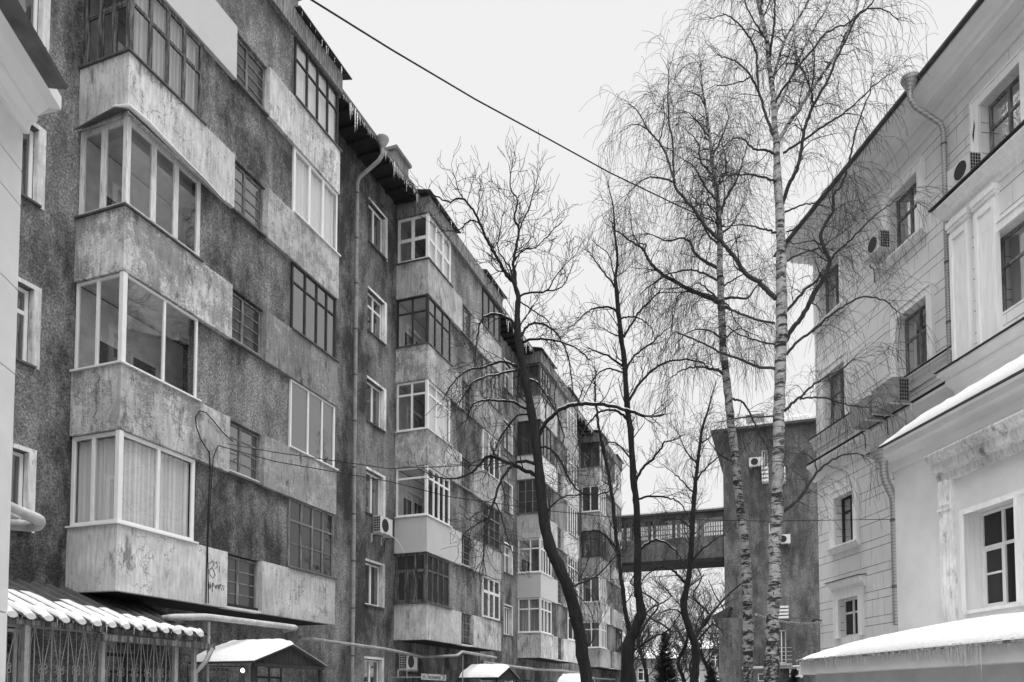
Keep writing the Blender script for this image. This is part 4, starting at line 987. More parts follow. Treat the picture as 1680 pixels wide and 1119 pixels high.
def tower_ac(px, py, label, w_=1.2):
    y, z = LB.hitx(px, py, XT); e = empty('air_conditioner', label, 'air conditioner', None, LB, (XT, y, z)); q = MB(); q.box(-.45, -.1, -w_ / 2, w_ / 2, -.32, .32); q.build('casing', M['ac'], e, bevel=.02)
    q = MB(); q.tube([(-.455, w_ * .12, 0), (-.468, w_ * .12, 0)], .25, 18); q.build('fan_grille', M['black'], e); 
    for s_ in (-w_ / 2 + .1, w_ / 2 - .15): q = MB(); q.box(-.45, 0, s_, s_ + .05, -.38, -.33); q.build('bracket', M['ac'], e)
tower_ac(1241, 760, 'white air conditioner high on the dark end building, left of the right birch', 1.0)
tower_ac(1287, 886, 'air conditioner on the dark end building, just right of the right birch trunk', .8)
tower_ac(1306, 1104, 'air conditioner low on the dark end building by the snowy porch tip', .9)
# porch roof to the left of the tower
e = empty('side_porch', 'small dark porch with a pitched tin roof at the left foot of the end building', 'porch', frame=LB, loc=tuple(LB.hitx(1186, 1143, XT - 2)[0:0]) or (XT - 2, yt, 0))
ya, za = LB.hitx(1168, 1012, XT - 2); yb2, zb2 = LB.hitx(1200, 1000, XT - 2)
q = MB(); f = lambda x, y, z: (x - (XT - 2), y - yt, z)
q.add([f(XT - 2.4, ya, za), f(XT - 2.4, yb2, za + .7), f(XT, yb2, za + .7), f(XT, ya, za), f(XT - 2.2, ya - .6, za - 1.1)], [(0, 1, 2, 3), (0, 4, 1)]); q.build('porch_roof', M['roof'], e)
q = MB(); q.box(-1.9, 1.98, ya - yt - 1.9, ya - yt - .6, 0, za - .3); q.build('porch_wall', M['tower'], e)
# bridge
br = empty('covered_footbridge', 'covered footbridge with a lattice window band joining the apartment block to the end building', 'bridge', frame=LB, loc=(XT + .5, 0, 0))
XBR = XT + .5; zb_ = LB.hitx(1100, 919.5, XBR)[1]; zt_ = LB.hitx(1100, 842, XBR)[1]; z1_ = LB.hitx(1100, 884, XBR)[1]; z2_ = LB.hitx(1100, 853, XBR)[1]; ZF = z2_; yl_ = LB.hitx(1018, 900, XBR)[0]; yr_ = yt - .0
print('bridge', zb_, z1_, z2_, zt_, yl_, yr_)
q = MB(); yl_ += 1.5; q.box(0, .25, yr_, yl_, zb_ + .01, z1_); q.box(0, .25, yr_, yl_, z2_, zt_ - .15); q.box(2.6, 2.85, yr_, yl_, zb_ + .01, z1_); q.box(2.6, 2.85, yr_, yl_, zt_ - .25, zt_ - .15); q.build('wall', M['tower'], br)
q = MB(); q.box(-.1, 2.95, yr_, yl_, zb_ - .25, zb_ + .005); q.build('deck', M['soffit'], br)
q = MB(); q.box(-.35, 3.2, yr_, yl_, zt_ - .145, zt_); r2 = q.build('roof', M['roof'], br); q = MB(); q.box(-.34, 3.1, yr_, yl_, zt_ + .005, zt_ + .1); q.build('snow', M['snow'], r2)
L = yl_ - yr_; nb = 5
for s, x_ in ((0, .06), (1, 2.66)):
    z2_ = ZF if s == 0 else zt_ - .25
    for i in range(nb):
        a = yr_ + L * i / nb; b = yr_ + L * (i + 1) / nb; q = MB(); q.box(x_ - .02, x_ + .14, a - .12, a + .12, z1_ + .001, z2_ - .001)
        f = q.build('pier', M['tower'], br)
        q = MB()
        for k in range(1, 9): y = a + .12 + (b - a - .24) * k / 9; q.box(x_, x_ + .06, y - .02, y + .02, z1_, z2_)
        for k in (1, 2, 3): z = z1_ + (z2_ - z1_) * k / 4; q.box(x_ + .002, x_ + .058, a + .12, b - .12, z - .02, z + .02)
        q.box(x_ - .04, x_ + .1, a + .12, b - .12, z1_ + .002, z1_ + .06)
        q.build('window', M['greywood'], br)
        q = MB(); q.quad((x_ + .03, a, z1_), (x_ + .03, b, z1_), (x_ + .03, b, z2_), (x_ + .03, a, z2_)); q.build('glass', M['glass'], f)

# ---------------------------------------------------------------- far houses beyond the bridge
def far_house(px0, px1, Y, ztop_, label, rows=2):
    a = at(px0, 1000, Y); b = at(px1, 1000, Y); e = empty('distant_house', label, 'building', None, None, (a.x, Y, 0)); wd = b.x - a.x
    q = MB(); n = int(wd / 3.2); hs = [(1.2 + i * 3.2, 2.6 + i * 3.2, ztop_ - 2.6 - 3.2 * r, ztop_ - 1.0 - 3.2 * r) for i in range(n) for r in range(rows)]
    wall_holes(q, 0, wd, 0, ztop_, hs, 0, .2); q.quad((0, 0, 0), (0, 0, ztop_), (0, 9, ztop_), (0, 9, 0)); q.quad((wd, 0, 0), (wd, 9, 0), (wd, 9, ztop_), (wd, 0, ztop_)); q.build('wall', M['far'], e)
    for h in hs: fr, pn = MB(), MB(); glazing(fr, pn, lambda u, d, v: (u, .12 - d, v), *h, [1, 1], .3, .1, .1); f = fr.build('window', M['white'], e); pn.build('glass', M['dglass'], f)
    q = MB(); q.prism([(-.4, ztop_), (-.4, ztop_ + .1), (4.5, ztop_ + 1.6), (9.4, ztop_ + .1), (9.4, ztop_)], -.4, wd + .4); r_ = q.build('roof', M['roof'], e)
    q = MB(); q.prism([(-.42, ztop_ + .11), (-.42, ztop_ + .25), (4.5, ztop_ + 1.78), (9.42, ztop_ + .25), (4.5, ztop_ + 1.61)], -.4, wd + .4); q.build('snow', M['snow'], r_)
far_house(1030, 1112, 95, 6.2, 'pale low house with a snowy roof, far off behind the fir and linden trunks')
far_house(1120, 1215, 120, 9.0, 'far pale house under the bridge, right of the leaning dark trunks')

# ================================================================ overhead cables
def cable(pts, r, label, sag=0, name='overhead_cable'):
    P = [Vector(p) for p in pts]; out = []
    for i in range(len(P) - 1):
        for k in range(14): u = k / 14; p = P[i].lerp(P[i + 1], u); p.z -= sag * 4 * u * (1 - u); out.append(p)
    out.append(P[-1]); o = out[0].copy(); q = MB(); q.tube([p - o for p in out], r, 6); ob = q.build(name, M['cable'], None, smooth=True); ob.location = o; return tag(ob, label, 'cable')
cable([at(300, -150, 9.5), at(510, -1, 12), at(640, 80, 14), at(780, 163, 16.3), at(900, 228, 18.3), at(1000, 283, 20), at(1110, 336, 21.6), at(1190, 372, 22.4)], .017, 'thick black cable crossing the sky from the upper left to the birches', .0)
a = LB.w(LB.hit(345, 735, -.05)[0], -.05, LB.hit(345, 735, -.05)[1])
cable([LB.w(*lp(372, 728, -.03)), LB.w(*lp(450, 742, -.3)), at(640, 769, 17), at(760, 764, 17.5), at(880, 757, 17)], .009, 'thin wire from the near bay to the leaning dark trunk, upper of two')
cable([LB.w(*lp(358, 731, -.03)), at(450, 757, 14.5), at(640, 790, 15.5), at(737, 815, 16.2), at(900, 838, 17.4), at(1020, 850, 18.5), at(1250, 855, 20), RB.w(*(lambda t: (t[0], .02, t[1]))(RB.hit(1466, 852, .02)))], .009, 'thin wire running low across the street to the pale right house')
# cable loop and risers on the near bay
def wallcab(pp, yl, r, label): cable([LB.w(*lp(px, py, yl)) for px, py in pp], r, label, name='wall_cable')
wallcab([(343, 742), (330, 722), (322, 700), (321, 684), (328, 674), (338, 677), (350, 690), (366, 710), (382, 724)], -.03, .012, 'black cable loop stuck out on the near parapet')
wallcab([(343, 740), (345, 770), (342, 830), (340, 880), (339, 935), (338, 990)], -.03, .014, 'black cable running down the near bay past the graffiti')
wallcab([(358, 731), (350, 750), (347, 790), (343, 850), (341, 900), (342, 990)], -.045, .010, 'thinner black cable beside the down-running one on the near bay')
# beaded string between birch and right house
p0 = at(1240, 1008, 21.5); p1 = RB.w(RB.hit(1346, 1021, .02)[0], .02, RB.hit(1346, 1021, .02)[1]); e = empty('insulated_line', 'string of pale and dark beads stretched from the birches to the right house', 'cable', loc=p0)
q = MB(); q2 = MB(); n = 26
for i in range(n):
    a = (p1 - p0) * (i / n); b = (p1 - p0) * ((i + .55) / n); c = (p1 - p0) * ((i + 1) / n)
    for v, u in ((a, i / n), (b, (i + .55) / n), (c, (i + 1) / n)): v.z -= .5 * u * (1 - u)
    q.tube([a, b], .035, 6); q2.tube([b, c], .02, 5)
q.build('bead', M['pipew'], e, kind='stuff'); q2.build('line', M['black'], e)

# ================================================================ trees
def clear_of_house(p):
    t = (Vector(p) - RB.o).dot(RB.uy); s = (Vector(p) - RB.o).dot(RB.ux)
    if s > XF + 1.2 : ok = True
    else: ok = t > (1.1 if p[2] > 14 else .35)
    l = (Vector(p) - LB.o).dot(LB.uy)
    return ok and l < -.15
def catmull(P, n=4):
    P = [np.array(p, float) for p in P]; out = []
    for i in range(len(P) - 1):
        a = P[max(i - 1, 0)]; b = P[i]; c = P[i + 1]; d = P[min(i + 2, len(P) - 1)]
        for k in range(n):
            t = k / n; out.append(.5 * ((2 * b) + (c - a) * t + (2 * a - 5 * b + 4 * c - d) * t * t + (3 * b - a - 3 * c + d) * t ** 3))
    out.append(P[-1]); return out
class Twigs:
    # many thin tapering branches with K points each, meshed together
    def __init__(s, K=6): s.K = K; s.P = []; s.R = []
    def add(s, pts, r0, r1): s.P.append(pts); s.R.append((r0, r1))
    def arrays(s, n, base=0):
        P = np.array(s.P, dtype=np.float64); K = s.K; R = np.array(s.R); u = np.linspace(0, 1, K) ** .9
        rad = R[:, :1] * (1 - u) + R[:, 1:] * u
        T = np.gradient(P, axis=1); T /= np.linalg.norm(T, axis=2, keepdims=True) + 1e-9
        ref = np.tile(np.array([.31, .87, .38]), (len(P), 1)); D_ = P[:, -1] - P[:, 0]; D_ /= np.linalg.norm(D_, axis=1, keepdims=True) + 1e-9
        par = np.abs((D_ * ref).sum(1)) > .85; ref[par] = (.8, -.3, .5)
        A = np.cross(T, ref[:, None, :]); A /= np.linalg.norm(A, axis=2, keepdims=True) + 1e-9; B = np.cross(T, A)
        q = np.arange(n) * 2 * np.pi / n
        V = P[:, :, None, :] + rad[:, :, None, None] * (A[:, :, None, :] * np.cos(q)[None, None, :, None] + B[:, :, None, :] * np.sin(q)[None, None, :, None])
        N_ = len(P); idx = np.arange(N_ * K * n).reshape(N_, K, n); a = idx[:, :-1]; b = idx[:, 1:]
        Fc = np.stack([a, np.roll(a, -1, 2), np.roll(b, -1, 2), b], -1).reshape(-1, 4)
        return V.reshape(-1, 3), Fc + base
def mesh_np(name, parts, mat_, parent, origin, smooth=True, kind=None):
    vs = []; fs = []; base = 0
    for tw, n in parts:
        if not tw.P: continue
        v, f = tw.arrays(n, base); vs.append(v); fs.append(f); base += len(v)
    v = np.concatenate(vs) - np.array(origin); f = np.concatenate(fs)
    me = bpy.data.meshes.new(name); me.vertices.add(len(v)); me.vertices.foreach_set('co', v.astype(np.float32).ravel())
    me.loops.add(len(f) * 4); me.loops.foreach_set('vertex_index', f.astype(np.int32).ravel()); me.polygons.add(len(f))
    me.polygons.foreach_set('loop_start', (np.arange(len(f)) * 4).astype(np.int32)); me.polygons.foreach_set('use_smooth', np.ones(len(f), bool))
    me.update(calc_edges=True); me.materials.append(mat_); o = bpy.data.objects.new(name, me); C.objects.link(o); o.parent = parent
    if kind: o['kind'] = kind
    return o
def rv(rng): return np.array([rng.gauss(0, 1), rng.gauss(0, 1), rng.gauss(0, 1)])
def unit(v): return v / (np.linalg.norm(v) + 1e-9)
def grow(tw, p, d, L, r, lvl, st, rng, cull):
    K = tw.K; pts = [p]; d = unit(d)
    for i in range(K - 1):
        u = i / (K - 1)
        d = unit(d + rv(rng) * st['kink'][lvl] + np.array([0, 0, st['grav'][lvl] * (u + .25)])); p = p + d * (L / (K - 1)); pts.append(p)
    if cull and not clear_of_house(pts[-1]): return
    tw.add(pts, r, max(r * st['tap'], st['rmin']))
    if lvl + 1 >= st['levels']: return
    n = max(1, int(L * st['dens'][lvl] * rng.uniform(.8, 1.2) + .5))
    for k in range(n):
        u = .12 + .88 * (k + rng.random()) / n if k < n - 1 else 1.0
        f = u * (K - 1); i = min(int(f), K - 2); q = pts[i] + (pts[i + 1] - pts[i]) * (f - i); t = unit(pts[i + 1] - pts[i])
        side = rv(rng); side = unit(side - t * side.dot(t)); sp_ = st['spread'][lvl] * rng.uniform(.7, 1.25)
        nd = unit(t * math.cos(sp_) + side * math.sin(sp_) + np.array([0, 0, st['lift'][lvl]]))
        L2 = st['len'][lvl] * rng.uniform(.5, 1.25) * (1 - .45 * u * (lvl == 0)); grow(tw, q, nd, L2, max(st['rmin'], r * st['rr'] * (1 - .4 * u)), lvl + 1, st, rng, cull)
LIND = dict(levels=3, kink=[.10, .14, .15], grav=[.09, .12, .12], dens=[4.6, 7.0], spread=[.85, .75], lift=[.28, .32], len=[.66, .30], rr=.62, tap=.5, rmin=.0046)
LINDROOP = dict(LIND, grav=[-.10, -.05, .05], lift=[-.05, .05])
BIRCH = dict(levels=3, kink=[.20, .17, .10], grav=[-.10, -.26, -.5], dens=[4.1, 7.2], spread=[.8, .7], lift=[.0, -.35], len=[.95, .85], rr=.5, tap=.42, rmin=.0034)
def tree(label, group, Y, trunk, trunk_r, limbs, st, bark, tw_mat, seed, subs, sublen, name='bare_tree', base_dx=0, snow=(), extra=None, cull=False, main_sides=12, ls=1.0):
    rng = random.Random(seed)
    # trunk: (px, py) list from the foot upwards; carried on down to the ground
    TP = [np.array(at(px, py, Y)) for px, py in trunk]; sl = TP[1] - TP[0]; sl = sl / max(abs(sl[2]), .01)
    foot = TP[0] - sl * (TP[0][2]) * .6; foot[2] = -.05
    TP = [foot] + TP; rr = [trunk_r[0] * Y / F / 2 * 1.15] + [x * Y / F / 2 for x in trunk_r]
    P = catmull(TP, 4); RR = np.interp(np.arange(len(P)) / 4, np.arange(len(rr)), rr)
    RR = RR * np.array([1 + .07 * math.sin(i * 1.7 + seed) + rng.uniform(-.05, .05) for i in range(len(P))]); P = [p + rv(rng) * np.array([1, 1, 0]) * RR[i] * .07 for i, p in enumerate(P)]
    e = empty(name, label, 'tree', group, None, tuple(foot)); o = Vector(foot); q = MB()
    q.tube([Vector(p) - o for p in P], list(RR), main_sides); q.build('trunk', M[bark], e, smooth=True)
    lm = MB(); tw = Twigs(6); sn = MB(); hs = MB()
    def spawn(LP, LR, dens, ln, s=st, skip=.1, rmul=1):
        Ls = [np.linalg.norm(LP[i + 1] - LP[i]) for i in range(len(LP) - 1)]; tot = sum(Ls); n = int(tot * dens); cum = np.concatenate([[0], np.cumsum(Ls)])
        for k in range(n):
            u = skip + (1 - skip) * (k + rng.random()) / n; x = u * tot; i = min(np.searchsorted(cum, x) - 1, len(LP) - 2); i = max(i, 0); f = (x - cum[i]) / (Ls[i] + 1e-9)
            p = LP[i] + (LP[i + 1] - LP[i]) * f; t = unit(LP[i + 1] - LP[i]); side = rv(rng); side = unit(side - t * side.dot(t)); a = rng.uniform(.6, 1.15)
            d = t * math.cos(a) + side * math.sin(a) + np.array([0, 0, s.get('up', .15)]); r = LR[i]
            grow(tw, p, d, ln * rng.uniform(.45, 1.2) * (1 - .55 * u), min(max(s['rmin'] * 1.6, r * .42), .022 * rmul), 0, s, rng, cull)
        t = unit(LP[-1] - LP[-2])
        for _ in range(3): grow(tw, LP[-1], t + rv(rng) * .25, ln * .45, max(s['rmin'] * 1.5, LR[-1] * .8), 0, s, rng, cull)
    for li, lb_ in enumerate(limbs):
        pts, r0, r1 = lb_[0], lb_[1] * ls, lb_[2]; opt = lb_[3] if len(lb_) > 3 else {}
        ext = sum(math.dist(pts[i], pts[i + 1]) for i in range(len(pts) - 1)) * Y / F
        dy = opt.get('dy', rng.uniform(-.4, .4)) * ext; y0 = Y + opt.get('y0', 0)
        n = len(pts); LP = [np.array(at(px, py, y0 + dy * (i / (n - 1)) ** 1.0)) for i, (px, py) in enumerate(pts)]
        LP = catmull(LP, 5)
        for i in range(1, len(LP) - 1): LP[i] = LP[i] + rv(rng) * .008 * Y / 17
        LR = np.linspace(r0, max(r1, .8), len(LP)) * Y / F / 2
        (hs if opt.get('bark') else lm).tube([Vector(p) - o for p in LP], list(LR), 8)
        if opt.get('snow'): k = len(LP); sn.tube([Vector(p) - o + Vector((0, 0, LR[i] * .85)) for i, p in enumerate(LP)][1:k - 1], [max(.008, LR[i] * .62 * abs(math.sin(i * 1.3 + li)) ** .4) for i in range(1, k - 1)], 6)
        spawn(LP, LR, opt.get('d', subs), opt.get('l', sublen), opt.get('st', st), opt.get('skip', .12))
    if extra: spawn([np.array(p) for p in P[int(len(P) * extra[0]):]], list(RR[int(len(P) * extra[0]):]), extra[1], extra[2])
    if lm.v: lm.build('limbs', M[opt_lm(st)], e, smooth=True)
    if hs.v: hs.build('main_boughs', M[bark], e, smooth=True)
    if sn.v: sn.build('snow', M['snow'], e, smooth=True)
    mesh_np('twigs', [(tw, 3)], M[tw_mat], e, foot, kind='stuff'); print(name, label[:30], len(tw.P)); return e
def opt_lm(st): return 'lind' if st in (LIND, LINDROOP, FAR) else 'bbough'
M['bbough'] = m_bark('birch_bough', .025, .10)
FAR = dict(LIND, rmin=.012, dens=[2.0, 3.0], len=[1.2, .6])

S = dict(snow=True); DR = dict(st=LINDROOP)
def o_(**k): return k
# dark linden leaning up in front of the apartment block
tree('dark bare linden with a leaning trunk and arching snow-topped boughs, nearest the apartment block', None, 17.0,
     [(962, 1119), (951, 1040), (938, 985), (925, 945), (905, 905), (893, 860), (887, 800), (880, 730), (872, 680), (862, 620), (852, 570), (848, 520), (850, 490), (846, 472), (841, 458)],
     [20, 20, 20, 20, 19.5, 18, 16, 15, 14, 13, 12, 10, 8.5, 7.5, 6],
     [([(841, 460), (828, 447), (816, 423), (802, 400), (788, 370), (779, 349), (763, 330), (749, 326), (735, 331), (712, 320)], 9, 2, o_(d=4.5, l=.75)),
      ([(763, 330), (752, 312), (746, 290)], 3, 1.2, o_(l=.6)), ([(783, 352), (786, 325), (788, 300)], 3, 1.2, o_(l=.5)), ([(788, 366), (770, 362), (752, 378), (728, 378)], 4, 1.5, o_(l=.6)),
      ([(846, 472), (845, 449), (842, 430), (848, 400), (851, 377), (844, 358), (849, 330), (839, 312), (837, 284)], 9, 1.8, o_(d=5, l=.8)),
      ([(849, 392), (856, 365), (867, 344), (872, 323), (879, 305)], 5, 1.5, o_(l=.7)), ([(844, 425), (860, 410), (877, 407), (893, 393), (909, 375)], 4, 1.4, o_(l=.7)),
      ([(838, 440), (826, 425), (816, 405), (820, 380), (824, 355)], 4, 1.4, o_(l=.7)), ([(830, 448), (812, 440), (806, 420), (818, 395)], 3, 1.2, o_(l=.6)),
      ([(851, 493), (860, 482), (897, 477), (909, 456), (928, 433)], 6, 1.6, o_(d=4, l=.8)), ([(897, 477), (923, 470), (937, 442)], 4, 1.4, o_(l=.7)),
      ([(853, 495), (874, 509), (900, 528), (905, 545)], 4, 1.5, o_(l=.8)),
      ([(846, 540), (836, 524), (811, 515), (791, 524), (783, 552), (779, 590)], 8, 2, o_(snow=True, st=LINDROOP, dy=-.2)),
      ([(848, 602), (824, 593), (795, 602), (762, 610), (735, 640)], 7, 2, o_(snow=True, st=LINDROOP)), ([(848, 608), (816, 614), (779, 626), (757, 655)], 6, 2, o_(snow=True, st=LINDROOP)),
      ([(855, 552), (865, 536), (885, 530), (914, 548), (932, 585), (940, 640)], 7, 2, o_(snow=True, st=LINDROOP)), ([(857, 562), (877, 556), (906, 558), (943, 569), (965, 590)], 7, 2, o_(snow=True, st=LINDROOP)),
      ([(865, 622), (881, 628), (898, 651), (915, 682), (925, 720)], 6, 2, o_(snow=True, st=LINDROOP)),
      ([(881, 720), (890, 703), (902, 686), (923, 670), (949, 663), (980, 663), (1006, 667), (1035, 675), (1058, 683)], 11, 5, o_(snow=True, d=2.6, l=1.0, dy=-.05)),
      ([(866, 672), (844, 661), (816, 657), (800, 657), (777, 663), (765, 690)], 7, 2, o_(snow=True, st=LINDROOP)),
      ([(868, 680), (849, 682), (835, 698), (821, 719), (809, 745), (800, 770)], 5, 2, o_(st=LINDROOP)),
      ([(882, 781), (858, 770), (825, 756), (800, 749), (788, 763), (770, 777), (742, 786), (715, 782)], 11, 2, o_(d=3.2, l=1.0)),
      ([(882, 764), (863, 756), (844, 761), (830, 775), (821, 791), (811, 821), (802, 849), (797, 880), (793, 915)], 9, 2.5, o_(st=LINDROOP, d=4.2, l=1.0)),
      ([(811, 821), (822, 845), (830, 875), (840, 905)], 4, 1.4, o_(st=LINDROOP)), ([(802, 849), (780, 862), (765, 872)], 4, 1.4, o_(st=LINDROOP)),
      ([(884, 738), (893, 733), (909, 742), (923, 763), (935, 789), (951, 807), (975, 812), (1000, 805)], 6, 2, o_(l=.9)),
      ([(893, 850), (905, 830), (925, 815), (950, 812)], 5, 1.6, o_(l=.8)),
      ([(935, 966), (948, 958), (965, 952), (982, 943), (1008, 914)], 6, 2, o_(l=1.0)), ([(958, 1065), (975, 1045), (968, 1000), (945, 975)], 3, 1.2, o_(l=.8))],
     LIND, 'lind', 'twig', 41, 7.5, .56, extra=(.55, 1.5, .9), ls=.66)
# second linden with a forked foot
tree('tall dark linden forking low down, middle of the three dark trunks', None, 21.0,
     [(1029, 1119), (1031, 1057), (1042, 1034), (1052, 1005), (1049, 985), (1047, 960), (1046, 885), (1044, 828), (1041, 800), (1035, 718), (1029, 661), (1024, 590), (1018, 545), (1014, 504), (1011, 472), (1010, 455), (1013, 424), (1009, 385), (1006, 339), (999, 310)],
     [22, 20, 18, 17, 13, 13, 12, 11, 11, 10, 9.5, 9, 8, 7.5, 6.5, 5, 4, 3.5, 2.5, 1.5],
     [([(1030, 1050), (1032, 1038), (1025, 999), (1021, 960), (1014, 903), (1008, 857), (1002, 800), (993, 755), (985, 714), (980, 682), (976, 650), (976, 630)], 11, 3, o_(d=2, l=.8, dy=.05)),
      ([(1011, 472), (991, 448), (977, 429), (965, 412)], 4, 1.5, o_(l=.6)), ([(1009, 460), (1003, 433), (996, 414), (977, 400)], 3, 1.3, o_(l=.6)),
      ([(1016, 511), (997, 504), (975, 506), (960, 514), (942, 532)], 5, 1.6, o_(snow=True, st=LINDROOP)), ([(1018, 523), (1035, 519), (1057, 526), (1070, 540)], 4, 1.4, o_(st=LINDROOP)),
      ([(1024, 553), (1037, 530), (1050, 511), (1065, 495), (1080, 481)], 5, 2.5, o_(l=.7)), ([(1019, 553), (1005, 548), (994, 541)], 3, 1.4),
      ([(1022, 601), (1001, 586), (975, 575)], 5, 2.5, o_(l=.8)), ([(1027, 605), (1042, 583), (1072, 560), (1088, 545)], 5, 1.8, o_(l=.8)),
      ([(1025, 613), (1001, 605), (982, 613), (967, 635), (955, 660)], 4, 1.4, o_(st=LINDROOP)),
      ([(1033, 656), (1050, 628), (1080, 601), (1110, 590), (1148, 594), (1165, 605)], 6, 2, o_(d=4, l=.9)),
      ([(1031, 690), (1016, 676), (997, 673), (979, 680), (960, 703), (945, 735)], 6, 1.6, o_(st=LINDROOP)),
      ([(1043, 790), (1054, 768), (1069, 755), (1082, 738), (1091, 725)], 6, 3, o_(l=.9)),
      ([(1044, 820), (1068, 814), (1096, 817), (1116, 826), (1128, 845)], 5, 1.6, o_(st=LINDROOP)), ([(1047, 905), (1068, 888), (1088, 888), (1108, 903), (1122, 925)], 6, 2, o_(st=LINDROOP, snow=True)),
      ([(1030, 1075), (1050, 1060), (1075, 1045), (1100, 1030), (1120, 1000)], 5, 1.6), ([(1028, 1095), (1045, 1078), (1060, 1050)], 4, 1.4),
      ([(1040, 760), (1020, 735), (1000, 725), (985, 740)], 4, 1.3, o_(st=LINDROOP)), ([(1016, 905), (995, 880), (975, 870), (960, 885)], 3, 1.3, o_(st=LINDROOP))],
     LIND, 'lind', 'twig', 52, 5.0, .8, extra=(.45, 2.8, .8), ls=.8)
# third, slimmer and farther
tree('slim dark linden bending at its foot, in front of the footbridge', None, 30.0,
     [(1138, 1119), (1142, 1079), (1138, 1051), (1128, 1022), (1122, 1000), (1125, 971), (1131, 937), (1135, 885), (1138, 828), (1141, 790), (1143, 774), (1150, 715), (1156, 690), (1162, 672), (1168, 648)],
     [14, 14, 13, 12, 11, 10, 9, 8.5, 8, 7, 6, 5, 4, 3, 2],
     [([(1142, 1045), (1154, 1022), (1173, 1000), (1193, 977), (1225, 950)], 6, 2), ([(1143, 1052), (1158, 1035), (1170, 1024), (1185, 1035)], 4, 1.5),
      ([(1126, 960), (1114, 945), (1105, 937), (1085, 930), (1065, 940), (1053, 955)], 5, 1.6, o_(st=LINDROOP)), ([(1134, 922), (1154, 900), (1182, 880)], 4, 1.5), ([(1136, 870), (1120, 855), (1100, 850)], 3, 1.4, o_(st=LINDROOP)),
      ([(1139, 810), (1120, 790), (1104, 775)], 3, 1.4), ([(1141, 790), (1160, 765), (1185, 745)], 4, 1.4), ([(1143, 760), (1125, 740), (1115, 715)], 3, 1.2), ([(1124, 1010), (1105, 1000), (1085, 1005)], 3, 1.3), ([(1147, 730), (1165, 715), (1180, 700)], 3, 1.2)],
     LIND, 'lind', 'twig', 63, 3.2, 1.2, extra=(.3, 4.2, 1.2))
